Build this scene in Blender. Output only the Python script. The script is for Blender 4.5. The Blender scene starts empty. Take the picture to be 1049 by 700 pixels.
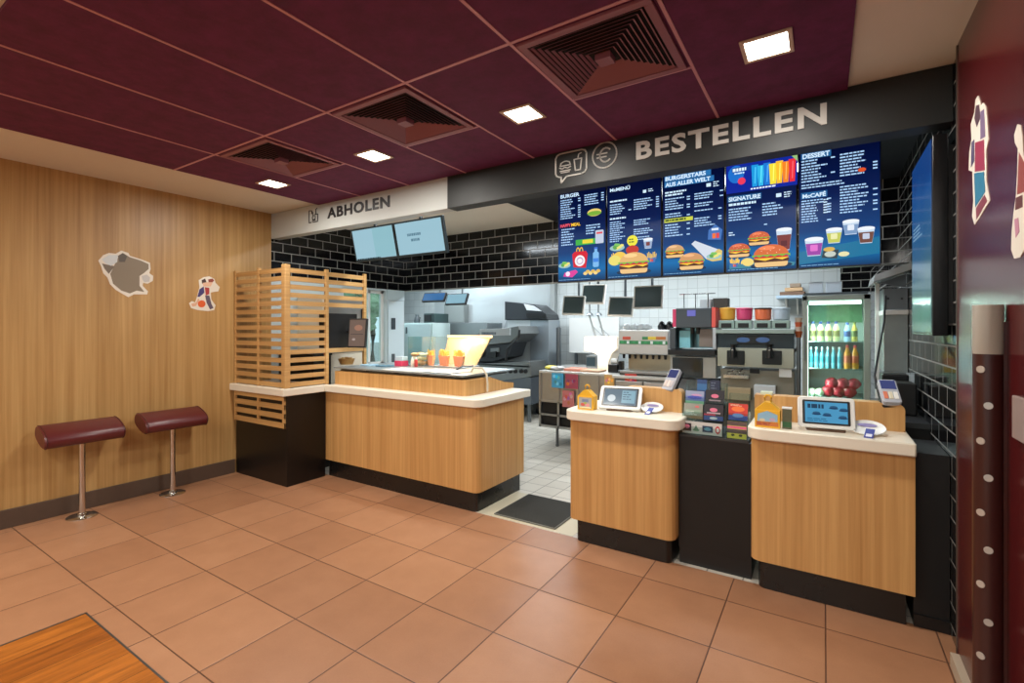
import bpy, bmesh, math, random
from mathutils import Vector, Matrix
random.seed(7)
PI = math.pi
col = bpy.context.scene.collection
# ---------------------------------------------------------------- camera model (room: X along the counters, Y into the kitchen)
F, TH, CX, HY, H = 498.0, 0.5703, 524.5, 336.2, 1.48
SN, CS = math.sin(TH), math.cos(TH)
def onY(px, py, Y):
    r = (px-CX)/F; d = Y/(CS+r*SN)
    return d*(-SN+r*CS), H-(py-HY)/F*d          # X, Z
def onX(px, py, X):
    r = (px-CX)/F; d = X/(-SN+r*CS)
    return d*(CS+r*SN), H-(py-HY)/F*d          # Y, Z
def onZ(px, py, Z):
    r = (px-CX)/F; d = (H-Z)*F/(py-HY)
    return d*(-SN+r*CS), d*(CS+r*SN)           # X, Y
# ---------------------------------------------------------------- materials
def s2l(c):
    return tuple(((v/255)/12.92 if v/255 <= .04045 else ((v/255+.055)/1.055)**2.4) for v in c)
MT = {}
def mat(name, rgb=(128,128,128), rough=.5, metal=0, emit=0, noise=0, nscale=8, alpha=None, coat=0, trans=0, bump=0):
    if name in MT: return MT[name]
    m = bpy.data.materials.new(name); m.use_nodes = True
    nt = m.node_tree; b = nt.nodes['Principled BSDF']
    c = s2l(rgb)+(1,)
    b.inputs['Base Color'].default_value = c
    b.inputs['Roughness'].default_value = rough
    b.inputs['Metallic'].default_value = metal
    if coat: b.inputs['Coat Weight'].default_value = coat; b.inputs['Coat Roughness'].default_value = .08
    if trans: b.inputs['Transmission Weight'].default_value = trans
    if emit:
        b.inputs['Specular IOR Level'].default_value = .15
        b.inputs['Emission Color'].default_value = c; b.inputs['Emission Strength'].default_value = emit
        b.inputs['Base Color'].default_value = (.01,.01,.01,1)
    n = nt.nodes.new('ShaderNodeTexNoise'); n.inputs['Scale'].default_value = nscale; n.inputs['Detail'].default_value = 3
    tc = nt.nodes.new('ShaderNodeTexCoord'); nt.links.new(tc.outputs['Object'], n.inputs['Vector'])
    if noise and not emit:
        mx = nt.nodes.new('ShaderNodeMix'); mx.data_type = 'RGBA'
        mx.inputs['A'].default_value = tuple(v*(1-noise) for v in c[:3])+(1,)
        mx.inputs['B'].default_value = tuple(min(1, v*(1+noise)) for v in c[:3])+(1,)
        nt.links.new(n.outputs['Fac'], mx.inputs['Factor']); nt.links.new(mx.outputs['Result'], b.inputs['Base Color'])
    elif not emit:
        mr = nt.nodes.new('ShaderNodeMapRange'); mr.inputs['To Min'].default_value = max(0, rough-.04); mr.inputs['To Max'].default_value = min(1, rough+.04)
        nt.links.new(n.outputs['Fac'], mr.inputs['Value']); nt.links.new(mr.outputs['Result'], b.inputs['Roughness'])
    if bump:
        bp = nt.nodes.new('ShaderNodeBump'); bp.inputs['Strength'].default_value = bump; bp.inputs['Distance'].default_value = .01
        nt.links.new(n.outputs['Fac'], bp.inputs['Height']); nt.links.new(bp.outputs['Normal'], b.inputs['Normal'])
    MT[name] = m
    return m
def glass(name, rgb=(235,245,245), fac=.12, rough=.03):
    """thin pane: mostly see-through with a faint reflection"""
    if name in MT: return MT[name]
    m = bpy.data.materials.new(name); m.use_nodes = True; nt = m.node_tree; nt.nodes.clear()
    o = nt.nodes.new('ShaderNodeOutputMaterial'); t = nt.nodes.new('ShaderNodeBsdfTransparent'); g = nt.nodes.new('ShaderNodeBsdfGlossy')
    t.inputs['Color'].default_value = s2l(rgb)+(1,); g.inputs['Roughness'].default_value = rough
    x = nt.nodes.new('ShaderNodeMixShader'); fr = nt.nodes.new('ShaderNodeLayerWeight'); fr.inputs['Blend'].default_value = .5
    pw = nt.nodes.new('ShaderNodeMath'); pw.operation = 'POWER'; pw.inputs[1].default_value = 4; nt.links.new(fr.outputs['Facing'], pw.inputs[0])
    ma = nt.nodes.new('ShaderNodeMath'); ma.operation = 'MULTIPLY_ADD'; ma.inputs[1].default_value = .6; ma.inputs[2].default_value = fac*.3; ma.use_clamp = True
    nt.links.new(pw.outputs[0], ma.inputs[0]); nt.links.new(ma.outputs[0], x.inputs[0])
    nt.links.new(t.outputs[0], x.inputs[1]); nt.links.new(g.outputs[0], x.inputs[2]); nt.links.new(x.outputs[0], o.inputs[0])
    MT[name] = m; return m
def nodes(name, rough=.5):
    m = bpy.data.materials.new(name); m.use_nodes = True; MT[name] = m
    nt = m.node_tree; b = nt.nodes['Principled BSDF']; b.inputs['Roughness'].default_value = rough
    g = nt.nodes.new('ShaderNodeNewGeometry')
    sp = nt.nodes.new('ShaderNodeSeparateXYZ'); nt.links.new(g.outputs['Position'], sp.inputs[0])
    return m, nt, b, sp
def mth(nt, op, a, bb=None):
    n = nt.nodes.new('ShaderNodeMath'); n.operation = op
    for i, v in enumerate((a, bb)):
        if v is None: continue
        if isinstance(v, (int, float)): n.inputs[i].default_value = v
        else: nt.links.new(v, n.inputs[i])
    return n.outputs[0]
def comb(nt, x, y, z):
    n = nt.nodes.new('ShaderNodeCombineXYZ')
    for i, v in enumerate((x, y, z)):
        if isinstance(v, (int, float)): n.inputs[i].default_value = v
        else: nt.links.new(v, n.inputs[i])
    return n.outputs[0]
def ramp(nt, fac, stops):
    n = nt.nodes.new('ShaderNodeValToRGB'); nt.links.new(fac, n.inputs[0]); cr = n.color_ramp
    while len(cr.elements) < len(stops): cr.elements.new(.5)
    for e, (p, c) in zip(cr.elements, stops): e.position = p; e.color = s2l(c)+(1,)
    return n.outputs[0]
def mixc(nt, fac, a, bb, mode='MIX'):
    n = nt.nodes.new('ShaderNodeMix'); n.data_type = 'RGBA'; n.blend_type = mode
    for k, v in (('Factor', fac), ('A', a), ('B', bb)):
        if isinstance(v, (int, float)): n.inputs[k].default_value = v
        elif isinstance(v, tuple): n.inputs[k].default_value = s2l(v)+(1,)
        else: nt.links.new(v, n.inputs[k])
    return n.outputs['Result']
def noise(nt, vec, scale=1, detail=3, rough=.5):
    n = nt.nodes.new('ShaderNodeTexNoise'); nt.links.new(vec, n.inputs['Vector'])
    n.inputs['Scale'].default_value = scale; n.inputs['Detail'].default_value = detail; n.inputs['Roughness'].default_value = rough
    return n.outputs['Fac']
def bump(nt, b, h, st=.3, dist=.002):
    n = nt.nodes.new('ShaderNodeBump'); n.inputs['Strength'].default_value = st; n.inputs['Distance'].default_value = dist
    nt.links.new(h, n.inputs['Height']); nt.links.new(n.outputs[0], b.inputs['Normal'])

def wood(name, dark, light, horiz=False, rough=.42):
    """light veneer: fine upright streaks, broad staves"""
    m, nt, b, sp = nodes(name, rough)
    hsum = mth(nt, 'ADD', sp.outputs[0], mth(nt, 'MULTIPLY', sp.outputs[1], 1.0))
    if horiz: v = comb(nt, mth(nt, 'MULTIPLY', sp.outputs[2], 60), mth(nt, 'MULTIPLY', hsum, 1.2), 0)
    else: v = comb(nt, mth(nt, 'MULTIPLY', hsum, 40), mth(nt, 'MULTIPLY', sp.outputs[2], .7), 0)
    n1 = noise(nt, v, 1, 4, .6)
    v2 = comb(nt, mth(nt, 'MULTIPLY', hsum, 5 if not horiz else .5), mth(nt, 'MULTIPLY', sp.outputs[2], .1), 3)
    n2 = noise(nt, v2, 1.6, 2)
    f = mth(nt, 'ADD', mth(nt, 'MULTIPLY', n1, .6), mth(nt, 'MULTIPLY', n2, .4))
    nt.links.new(ramp(nt, f, [(.33, dark), (.66, light)]), b.inputs['Base Color'])
    return m
WALLWOOD = wood('oak_veneer_wall', (158,118,66), (196,158,102))
CWOOD = wood('oak_veneer_counter', (178,128,72), (214,166,104))
SLAT = wood('oak_slats', (172,128,74), (208,166,108), horiz=True)

def floor_tiles():
    m, nt, b, sp = nodes('terracotta_tiles', .38)
    T = .4536; g = .003
    u = mth(nt, 'DIVIDE', mth(nt, 'ADD', sp.outputs[0], 1.8068+T*40), T); v = mth(nt, 'DIVIDE', mth(nt, 'ADD', sp.outputs[1], -1.940+T*40), T)
    fu, fv = mth(nt, 'FRACT', u), mth(nt, 'FRACT', v)
    du = mth(nt, 'MINIMUM', fu, mth(nt, 'SUBTRACT', 1.0, fu)); dv = mth(nt, 'MINIMUM', fv, mth(nt, 'SUBTRACT', 1.0, fv))
    d = mth(nt, 'MINIMUM', du, dv)
    line = mth(nt, 'LESS_THAN', d, g/T)
    wn = nt.nodes.new('ShaderNodeTexWhiteNoise'); wn.noise_dimensions = '2D'
    nt.links.new(comb(nt, mth(nt, 'FLOOR', u), mth(nt, 'FLOOR', v), 0), wn.inputs['Vector'])
    n1 = noise(nt, comb(nt, sp.outputs[0], sp.outputs[1], 0), 6, 5, .6)
    n2 = noise(nt, comb(nt, sp.outputs[0], sp.outputs[1], 0), 140, 2, .5)
    f = mth(nt, 'ADD', mth(nt, 'MULTIPLY', wn.outputs['Value'], .35), mth(nt, 'ADD', mth(nt, 'MULTIPLY', n1, .45), mth(nt, 'MULTIPLY', n2, .2)))
    c = ramp(nt, f, [(.2, (148,103,74)), (.55, (166,119,87)), (.85, (180,133,100))])
    nt.links.new(mixc(nt, line, c, (84,54,40)), b.inputs['Base Color'])
    bump(nt, b, mth(nt, 'MINIMUM', mth(nt, 'MULTIPLY', d, 60), 1), .5, .002)
    return m
def kitchen_tiles():
    m, nt, b, sp = nodes('pale_kitchen_tiles', .3)
    vec = comb(nt, sp.outputs[0], sp.outputs[1], 0)
    br = nt.nodes.new('ShaderNodeTexBrick'); nt.links.new(vec, br.inputs['Vector'])
    br.offset = .5; br.inputs['Scale'].default_value = 1; br.inputs['Brick Width'].default_value = .2; br.inputs['Row Height'].default_value = .2
    br.offset = 0
    br.inputs['Mortar Size'].default_value = .004; br.inputs['Mortar Smooth'].default_value = .1
    br.inputs['Color1'].default_value = s2l((204,198,186))+(1,); br.inputs['Color2'].default_value = s2l((190,184,172))+(1,)
    br.inputs['Mortar'].default_value = s2l((120,116,108))+(1,)
    nt.links.new(br.outputs['Color'], b.inputs['Base Color']); return m
def brick_wall(name, c1, c2, mortar, w=.206, h=.103, ms=.0045, axis=0, rough=.12, offset=.5, z0=.0, spec=None, bst=.4):
    m, nt, b, sp = nodes(name, rough)
    vec = comb(nt, sp.outputs[axis], mth(nt, 'SUBTRACT', sp.outputs[2], z0), 0)
    br = nt.nodes.new('ShaderNodeTexBrick'); nt.links.new(vec, br.inputs['Vector'])
    br.offset = offset; br.inputs['Scale'].default_value = 1; br.inputs['Brick Width'].default_value = w; br.inputs['Row Height'].default_value = h
    br.inputs['Mortar Size'].default_value = ms; br.inputs['Mortar Smooth'].default_value = .15
    br.inputs['Color1'].default_value = s2l(c1)+(1,); br.inputs['Color2'].default_value = s2l(c2)+(1,); br.inputs['Mortar'].default_value = s2l(mortar)+(1,)
    nt.links.new(br.outputs['Color'], b.inputs['Base Color'])
    r = nt.nodes.new('ShaderNodeMapRange'); nt.links.new(br.outputs['Fac'], r.inputs['Value']); r.inputs['To Min'].default_value = rough; r.inputs['To Max'].default_value = .8
    nt.links.new(r.outputs[0], b.inputs['Roughness'])
    inv = mth(nt, 'SUBTRACT', 1.0, br.outputs['Fac']); bump(nt, b, inv, bst, .002)
    return m
Z0T = 2.012-.103*19
BTX = brick_wall('black_metro_tiles_x', (10,10,12), (17,17,19), (150,148,142), axis=0, z0=Z0T)
BTY = brick_wall('black_metro_tiles_y', (10,10,12), (17,17,19), (150,148,142), axis=1, z0=Z0T)
BTR = brick_wall('black_metro_tiles_right', (8,8,10), (14,14,16), (120,120,116), axis=1, z0=Z0T, rough=.06)
WTX = brick_wall('white_wall_tiles_x', (206,212,212), (198,205,206), (160,166,166), w=.15, h=.15, ms=.003, offset=0, rough=.2)
def purple():
    m, nt, b, sp = nodes('aubergine_felt_panel', .8)
    n = noise(nt, comb(nt, sp.outputs[0], sp.outputs[1], 0), 9, 6, .7)
    nt.links.new(ramp(nt, n, [(.3, (78,14,58)), (.7, (104,26,78))]), b.inputs['Base Color']); return m
def parquet():
    m, nt, b, sp = nodes('orange_oak_planks', .32)
    br = nt.nodes.new('ShaderNodeTexBrick'); nt.links.new(comb(nt, sp.outputs[1], sp.outputs[0], 0), br.inputs['Vector'])
    br.inputs['Scale'].default_value = 1; br.inputs['Brick Width'].default_value = 1.1; br.inputs['Row Height'].default_value = .19; br.inputs['Mortar Size'].default_value = .0015
    br.inputs['Color1'].default_value = s2l((196,118,44))+(1,); br.inputs['Color2'].default_value = s2l((160,88,26))+(1,); br.inputs['Mortar'].default_value = s2l((60,34,14))+(1,)
    n = noise(nt, comb(nt, mth(nt, 'MULTIPLY', sp.outputs[0], 34), mth(nt, 'MULTIPLY', sp.outputs[1], 3), 0), 1, 5, .65)
    g = ramp(nt, n, [(.3, (150,140,130)), (.7, (255,250,240))])
    nt.links.new(mixc(nt, .8, br.outputs['Color'], g, 'MULTIPLY'), b.inputs['Base Color']); return m
FLOOR, KFLOOR, PURPLE, PARQ = floor_tiles(), kitchen_tiles(), purple(), parquet()
WHITE = mat('white_plaster', (214,208,196), .8, noise=.03)
CEILW = mat('white_ceiling_paint', (214,208,194), .85, noise=.02)
BLACK = mat('matt_black_laminate', (11,10,10), .42)
DKBROWN = mat('dark_brown_laminate', (13,9,8), .38)
SKIRT = mat('dark_brown_skirting', (84,66,54), .5, noise=.12, nscale=20)
CREAM = mat('cream_solid_surface', (232,224,206), .3, noise=.015)
STEEL = mat('brushed_steel', (186,190,192), .32, metal=.95, noise=.06, nscale=30)
STEELD = mat('dark_steel', (110,116,120), .38, metal=.9, noise=.08)
STEELL = mat('satin_steel', (200,200,196), .4, metal=.6)
CHROME = mat('chrome', (205,203,198), .18, metal=1)
BLKPL = mat('black_plastic', (16,17,19), .32)
GREYPL = mat('grey_plastic', (84,90,94), .45)
LGREY = mat('light_grey_plastic', (182,186,188), .4)
WHPL = mat('white_plastic', (230,230,226), .35)
LEATHER = mat('oxblood_leatherette', (88,30,32), .34, noise=.1, nscale=60, bump=.05)
MAROON = mat('maroon_wall_laminate', (78,22,24), .22, noise=.05)
MAROOND = mat('maroon_padded_guard', (58,26,24), .3)
SIGNBLK = mat('charcoal_sign_panel', (29,31,30), .5)
SIGNTXT = mat('pale_grey_letters', (196,192,184), .5)
SIGNWH = mat('white_sign_panel', (184,188,184), .5)
TXTBLK = mat('black_letters', (30,30,32), .5)
GRID = mat('ceiling_grid_mauve', (196,138,150), .45)
VENT = mat('vent_mauve', (138,84,96), .5)
VENTD = mat('vent_shaft_black', (8,6,7), .9)
LAMP = mat('lamp_diffuser', (255,244,226), emit=14)
KLAMP = mat('kitchen_lamp_diffuser', (236,246,255), emit=9)
RUB = mat('ribbed_rubber_mat', (112,112,104), .8, noise=.15, nscale=30)
ACR = glass('clear_acrylic')
GL = glass('clear_glass', (226,240,236), .2)
# ---------------------------------------------------------------- mesh helpers
class MB:
    def __init__(s): s.bm = bmesh.new(); s.mats = []; s.cur = 0
    def use(s, m):
        if m not in s.mats: s.mats.append(m)
        s.cur = s.mats.index(m); return s
    def _fin(s, fs):
        for f in fs: f.material_index = s.cur
    def face(s, pts, flip=False):
        vs = [s.bm.verts.new(p) for p in pts]
        if flip: vs.reverse()
        f = s.bm.faces.new(vs); s._fin([f]); return f
    def hexa(s, p):
        """8 points: bottom ring 0-3, top ring 4-7"""
        v = [s.bm.verts.new(q) for q in p]
        fs = [s.bm.faces.new([v[i] for i in q]) for q in ((3,2,1,0),(4,5,6,7),(0,1,5,4),(1,2,6,5),(2,3,7,6),(3,0,4,7))]
        s._fin(fs); return v
    def box(s, x0, x1, y0, y1, z0, z1, tf=None):
        x0,x1 = sorted((x0,x1)); y0,y1 = sorted((y0,y1)); z0,z1 = sorted((z0,z1))
        v = s.hexa([(x0,y0,z0),(x1,y0,z0),(x1,y1,z0),(x0,y1,z0),(x0,y0,z1),(x1,y0,z1),(x1,y1,z1),(x0,y1,z1)])
        if tf: bmesh.ops.transform(s.bm, matrix=tf, verts=v)
        return s
    def prism(s, pts, axis, a, b, tf=None):
        """pts: 2D outline; axis 'x': (y,z) along x; 'y': (x,z) along y; 'z': (x,y) along z"""
        def P(q, t): return {'x': (t,q[0],q[1]), 'y': (q[0],t,q[1]), 'z': (q[0],q[1],t)}[axis]
        A = [s.bm.verts.new(P(q, a)) for q in pts]; B = [s.bm.verts.new(P(q, b)) for q in pts]
        n = len(pts); fs = [s.bm.faces.new(A[::-1]), s.bm.faces.new(B)]
        for i in range(n): fs.append(s.bm.faces.new((A[i], A[(i+1)%n], B[(i+1)%n], B[i])))
        s._fin(fs)
        if tf: bmesh.ops.transform(s.bm, matrix=tf, verts=A+B)
        return s
    def lathe(s, prof, c, seg=20, tf=None, sx=1, sy=1):
        """prof: [(r,z)...] around z through c"""
        rings = []
        for r, z in prof:
            rings.append([s.bm.verts.new((c[0]+sx*r*math.cos(2*PI*i/seg), c[1]+sy*r*math.sin(2*PI*i/seg), c[2]+z)) for i in range(seg)])
        fs = []
        for a, b in zip(rings, rings[1:]):
            for i in range(seg): fs.append(s.bm.faces.new((a[i], a[(i+1)%seg], b[(i+1)%seg], b[i])))
        fs.append(s.bm.faces.new(rings[0][::-1])); fs.append(s.bm.faces.new(rings[-1]))
        s._fin(fs)
        if tf: bmesh.ops.transform(s.bm, matrix=tf, verts=[v for r in rings for v in r])
        return s
    def tube(s, pts, r, seg=10):
        pts = [Vector(p) for p in pts]; rings = []
        for i, p in enumerate(pts):
            d = (pts[min(i+1, len(pts)-1)]-pts[max(i-1, 0)]).normalized()
            u = d.cross(Vector((0,0,1)));
            if u.length < .01: u = d.cross(Vector((1,0,0)))
            u.normalize(); w = d.cross(u)
            rr = r[i] if isinstance(r, (list, tuple)) else r
            rings.append([s.bm.verts.new(p+rr*(u*math.cos(2*PI*k/seg)+w*math.sin(2*PI*k/seg))) for k in range(seg)])
        fs = []
        for a, b in zip(rings, rings[1:]):
            for i in range(seg): fs.append(s.bm.faces.new((a[i], a[(i+1)%seg], b[(i+1)%seg], b[i])))
        fs.append(s.bm.faces.new(rings[0][::-1])); fs.append(s.bm.faces.new(rings[-1])); s._fin(fs); return s
    def ball(s, c, r, sz=(1,1,1), u=14, v=9, tf=None):
        g = bmesh.ops.create_uvsphere(s.bm, u_segments=u, v_segments=v, radius=r)
        bmesh.ops.scale(s.bm, vec=sz, verts=g['verts']); bmesh.ops.translate(s.bm, vec=c, verts=g['verts'])
        s._fin({f for q in g['verts'] for f in q.link_faces})
        if tf: bmesh.ops.transform(s.bm, matrix=tf, verts=g['verts'])
        return s
    def text(s, body, w, h, M, depth=.004, bold=.0, keep=False, space=1.0):
        """lettering filling w x h, laid out by matrix M (local x right, y up, z out)"""
        cu = bpy.data.curves.new('t', 'FONT'); cu.body = body; cu.size = 1; cu.extrude = .5; cu.offset = bold; cu.resolution_u = 3; cu.space_character = space
        o = bpy.data.objects.new('t', cu); col.objects.link(o)
        dg = bpy.context.evaluated_depsgraph_get(); me = bpy.data.meshes.new_from_object(o.evaluated_get(dg))
        bpy.data.objects.remove(o); bpy.data.curves.remove(cu)
        xs = [v.co.x for v in me.vertices]; ys = [v.co.y for v in me.vertices]
        x0, x1, y0, y1 = min(xs), max(xs), min(ys), max(ys)
        sx, sy = w/(x1-x0), h/(y1-y0)
        if keep: sx = sy = min(sx, sy)
        for v in me.vertices: v.co = Vector(((v.co.x-x0)*sx, (v.co.y-y0)*sy, (v.co.z+.5)*depth))
        me.transform(M); n0 = len(s.bm.faces); s.bm.from_mesh(me); bpy.data.meshes.remove(me)
        s.bm.faces.ensure_lookup_table(); s._fin(s.bm.faces[n0:]); return s
    def tf(s, M): bmesh.ops.transform(s.bm, matrix=M, verts=s.bm.verts[:]); return s
    def obj(s, name, m=None, parent=None, bev=0, seg=2, smooth=None, loc=None, rot=None):
        """m: a material (or the ones picked with use()); mesh coordinates are world ones before the parent's location is taken off"""
        if smooth is None: smooth = False
        bmesh.ops.recalc_face_normals(s.bm, faces=s.bm.faces[:]) if not getattr(s, 'flat', False) else None
        me = bpy.data.meshes.new(name); s.bm.to_mesh(me); s.bm.free()
        for q in (s.mats if s.mats else [m]): me.materials.append(q)
        o = bpy.data.objects.new(name, me); col.objects.link(o)
        root = parent
        while root is not None and root.parent is not None: root = root.parent
        if parent is not None: o.parent = parent
        off = Vector(root.location) if root is not None else Vector(loc or (0,0,0))
        if root is not None and root.rotation_euler.z:
            pass
        me.transform(Matrix.Translation(-off))
        if parent is None and loc: o.location = loc
        if bev:
            b = o.modifiers.new('bevel', 'BEVEL'); b.width = bev; b.segments = seg; b.limit_method = 'ANGLE'; b.angle_limit = math.radians(40); b.harden_normals = False
        if smooth:
            for p in me.polygons: p.use_smooth = True
            me.set_sharp_from_angle(angle=math.radians(38))
        return o
def bx(x0,x1,y0,y1,z0,z1): return MB().box(x0,x1,y0,y1,z0,z1)
def tag(o, label, cat, group=None, kind=None):
    o['label'] = label; o['category'] = cat
    if group: o['group'] = group
    if kind: o['kind'] = kind
    return o
def thing(name, label, cat, loc, group=None):
    o = bpy.data.objects.new(name, None); col.objects.link(o); o.location = loc; o.empty_display_size = .1
    return tag(o, label, cat, group)
def struct(name, mb, m=None, **k):
    o = mb.obj(name, m, **k); o['kind'] = 'structure'; return o
def dup(root, loc, label=None, group=None, rotz=None):
    r = root.copy(); col.objects.link(r); r.location = loc
    if label: r['label'] = label
    if group: r['group'] = group
    if rotz is not None: r.rotation_euler = (0,0,rotz)
    for ch in list(root.children):
        c = ch.copy(); col.objects.link(c); c.parent = r
        for g in list(ch.children):
            d = g.copy(); col.objects.link(d); d.parent = c
    return r
def rrect(x0, x1, y0, y1, r, n=5, corners=(1,1,1,1)):
    """rounded rectangle outline, corners order: (x0,y0),(x1,y0),(x1,y1),(x0,y1)"""
    out = []
    for (cx, cy, a0, on, kx, ky) in ((x0,y0,PI,corners[0],1,1),(x1,y0,1.5*PI,corners[1],-1,1),(x1,y1,0,corners[2],-1,-1),(x0,y1,.5*PI,corners[3],1,-1)):
        if not on: out.append((cx, cy)); continue
        for i in range(n+1):
            a = a0+.5*PI*i/n; out.append((cx+kx*r+r*math.cos(a), cy+ky*r+r*math.sin(a)))
    return out
def ell(cx, cy, rx, ry, n=16, a0=0, a1=2*PI): return [(cx+rx*math.cos(a0+(a1-a0)*i/n), cy+ry*math.sin(a0+(a1-a0)*i/n)) for i in range(n if abs(a1-a0-2*PI) < 1e-6 else n+1)]
def frame(o, u, v):
    """matrix: local x -> u, y -> v, z -> u x v, origin o"""
    u = Vector(u).normalized(); v = Vector(v).normalized(); w = u.cross(v)
    return Matrix(((u.x,v.x,w.x,o[0]),(u.y,v.y,w.y,o[1]),(u.z,v.z,w.z,o[2]),(0,0,0,1)))
EM = {}
def em(rgb, st=1.0):
    k = (rgb, st)
    if k not in EM: EM[k] = mat('screen_colour_%d_%d_%d_%d' % (*rgb, int(st*10)), rgb, .25, emit=st)
    return EM[k]
def pt(rgb, rough=.5): return mat('print_%d_%d_%d' % rgb, rgb, rough)
class Art:
    """flat picture built of polygons in stacked hair-thin layers"""
    def __init__(s, M, kind='em', st=1.15): s.mb = MB(); s.mb.flat = True; s.M = M; s.z = .0003; s.kind = kind; s.st = st
    def col(s, rgb): s.mb.use(em(rgb, s.st) if s.kind == 'em' else pt(rgb)); return s
    def poly(s, pts, rgb=None):
        if rgb: s.col(rgb)
        s.mb.face([s.M @ Vector((p[0], p[1], s.z)) for p in pts]); s.z += .00003; return s
    def rect(s, x0, x1, y0, y1, rgb=None): return s.poly([(x0,y0),(x1,y0),(x1,y1),(x0,y1)], rgb)
    def ellipse(s, cx, cy, rx, ry, rgb=None, n=16): return s.poly(ell(cx, cy, rx, ry, n), rgb)
    def text(s, body, x, y, w, h, rgb, bold=.02):
        s.col(rgb); s.mb.text(body, w, h, s.M @ Matrix.Translation((x, y, s.z)), depth=.0006, bold=bold); s.z += .0007; return s
    def lines(s, x0, x1, ytop, n, pitch, rgb=(168,204,236), price=True, hh=.45):
        """rows of writing too small to read"""
        for i in range(n):
            y = ytop-i*pitch; wdt = (x1-x0)*random.uniform(.45, .78); x = x0
            while x < x0+wdt:
                L = random.uniform(.010, .03); s.rect(x, min(x+L, x0+wdt), y-pitch*hh, y, rgb); x += L+.004
            if price and random.random() < .6: s.rect(x1-.022, x1, y-pitch*hh, y, rgb)
        return s
    def obj(s, name, parent): return s.mb.obj(name, None, parent)
# ================================================================ THE SETTING
ZC = 2.726; XL = -5.09; XR = .515; XM = .496; YB = 7.9; YBH = 5.06; ZBH = 2.012; YBEAM = 3.055; ZBEAM = 2.456; XKL = -8.9; YF = -3.6
YK = 3.13
struct('floor', bx(XL,XR,YF,YK,-.05,0), FLOOR)
struct('floor_kitchen', MB().prism([(XL,YK),(XR,YK),(XR,YB),(-8.0,YB),(XL,YBH)],'z',-.05,0), KFLOOR)
struct('ground', bx(-40,XL-.13,-3,40,-.12,-.06), mat('pale_paving',(176,176,170),.9,noise=.1))
struct('floor_parquet', bx(-3.213,XM,YF,.924,-.002,.003), PARQ)
tr = MB().box(-3.225,XM,.924,.932,0,.004).box(-3.225,-3.213,YF,.932,0,.004)
struct('trim_1', tr, STEELD)
# ceilings
struct('ceiling', MB().prism([(XL-.12,YF),(XR+.1,YF),(XR+.1,YB+.1),(-8.2,YB+.1),(XL-.12,YBH+.1)],'z',ZC+.004,ZC+.06), CEILW)
SP = .6244; GX = lambda i: -2.394+SP*(i+2); GY = lambda j: 1.767+SP*j
struct('ceiling_aubergine', bx(GX(-5),GX(2),GY(-2),YBEAM,ZC-.012,ZC+.004), PURPLE)
g = MB(); gw = .0075
for i in range(-4,2): g.box(GX(i)-gw,GX(i)+gw,GY(-2),YBEAM,ZC-.015,ZC-.011)
g.box(GX(-5),GX(2),GY(0)-gw,GY(0)+gw,ZC-.0152,ZC-.011)
for i in (-4,-2,0): g.box(GX(i),GX(i+1),GY(1)-gw,GY(1)+gw,ZC-.0152,ZC-.011)
struct('trim_2', g, GRID)
struct('ceiling_black', bx(-2.63,XR,YBEAM+.03,YBH,ZC-.01,ZC+.002), mat('navy_black_soffit',(20,24,32),.6))
# walls of the dining room
struct('wall_left', bx(XL-.12,XL,YF,YBEAM,0,ZC+.05), WALLWOOD)
struct('baseboard_left', bx(XL,XL+.018,YF,2.66,0,.138), SKIRT, bev=.004)
struct('wall_right', bx(XM,XM+.2,YF,2.86,0,ZC+.05), MAROON)
struct('trim_3', bx(XM-.004,XM+.02,2.86,2.872,0,ZC), mat('alu_edge_strip',(120,112,104),.35,.8))
struct('baseboard_right', bx(XM-.03,XM,YF,2.83,0,.06), mat('grey_floor_edge',(176,160,140),.5))
struct('wall_right_tiled', bx(XR,XR+.18,2.872,YB,0,ZC+.05), BTR)
# tile joint edge on the corner of the tiled wall: small pale stubs
e = MB()
for k in range(27): e.box(XR-.0015,XR+.002,2.872,2.90,.05+.103*k,.054+.103*k)
struct('trim_4', e, mat('pale_grout',(150,150,146),.7))
# kitchen walls
k = MB().use(BTY).box(XL-.12,XL,YBEAM,YBH,ZBH,ZC+.05)
struct('wall_kitchen_left_upper', k)
KW = mat('pale_blue_kitchen_panel', (196,208,210), .35, noise=.05)
wy0, wy1, wz0, wz1 = 4.0, 4.70, .98, 1.99
k = MB().use(KW).box(XL-.12,XL,YBEAM,wy0,0,ZBH).box(XL-.12,XL,wy1,YBH,0,ZBH).box(XL-.12,XL,wy0,wy1,0,wz0).box(XL-.12,XL,wy0,wy1,wz1,ZBH)
struct('wall_kitchen_left', k)
w_ = MB()
for a_ in ((wy0,wy0+.04,wz0,wz1),(wy1-.04,wy1,wz0,wz1),(wy0,wy1,wz0,wz0+.04),(wy0,wy1,wz1-.04,wz1),(4.44,4.47,wz0,wz1)): w_.box(XL-.08,XL-.04,*a_)
struct('window_1', w_, WHPL)
w1 = bpy.data.objects['window_1']
bx(XL-.064,XL-.056,wy0+.04,wy1-.04,wz0+.04,wz1-.04).obj('pane', GL, w1)
# panel and small sign beside the window
struct('door_1', MB().box(XL,XL+.02,4.74,5.03,.0,1.86), mat('white_door_leaf',(206,222,228),.3), bev=.004)
d1 = bpy.data.objects['door_1']
bx(XL+.02,XL+.04,4.80,4.84,1.0,1.12).obj('door_handle', STEELD, d1)
bx(XL+.02,XL+.03,4.79,4.86,1.46,1.62).obj('door_notice', mat('dark_notice',(40,52,60),.4), d1)
struct('trim_5', bx(XL,XL+.015,4.72,5.05,1.87,ZBH), mat('ribbed_white_panel',(196,214,220),.4))
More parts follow.
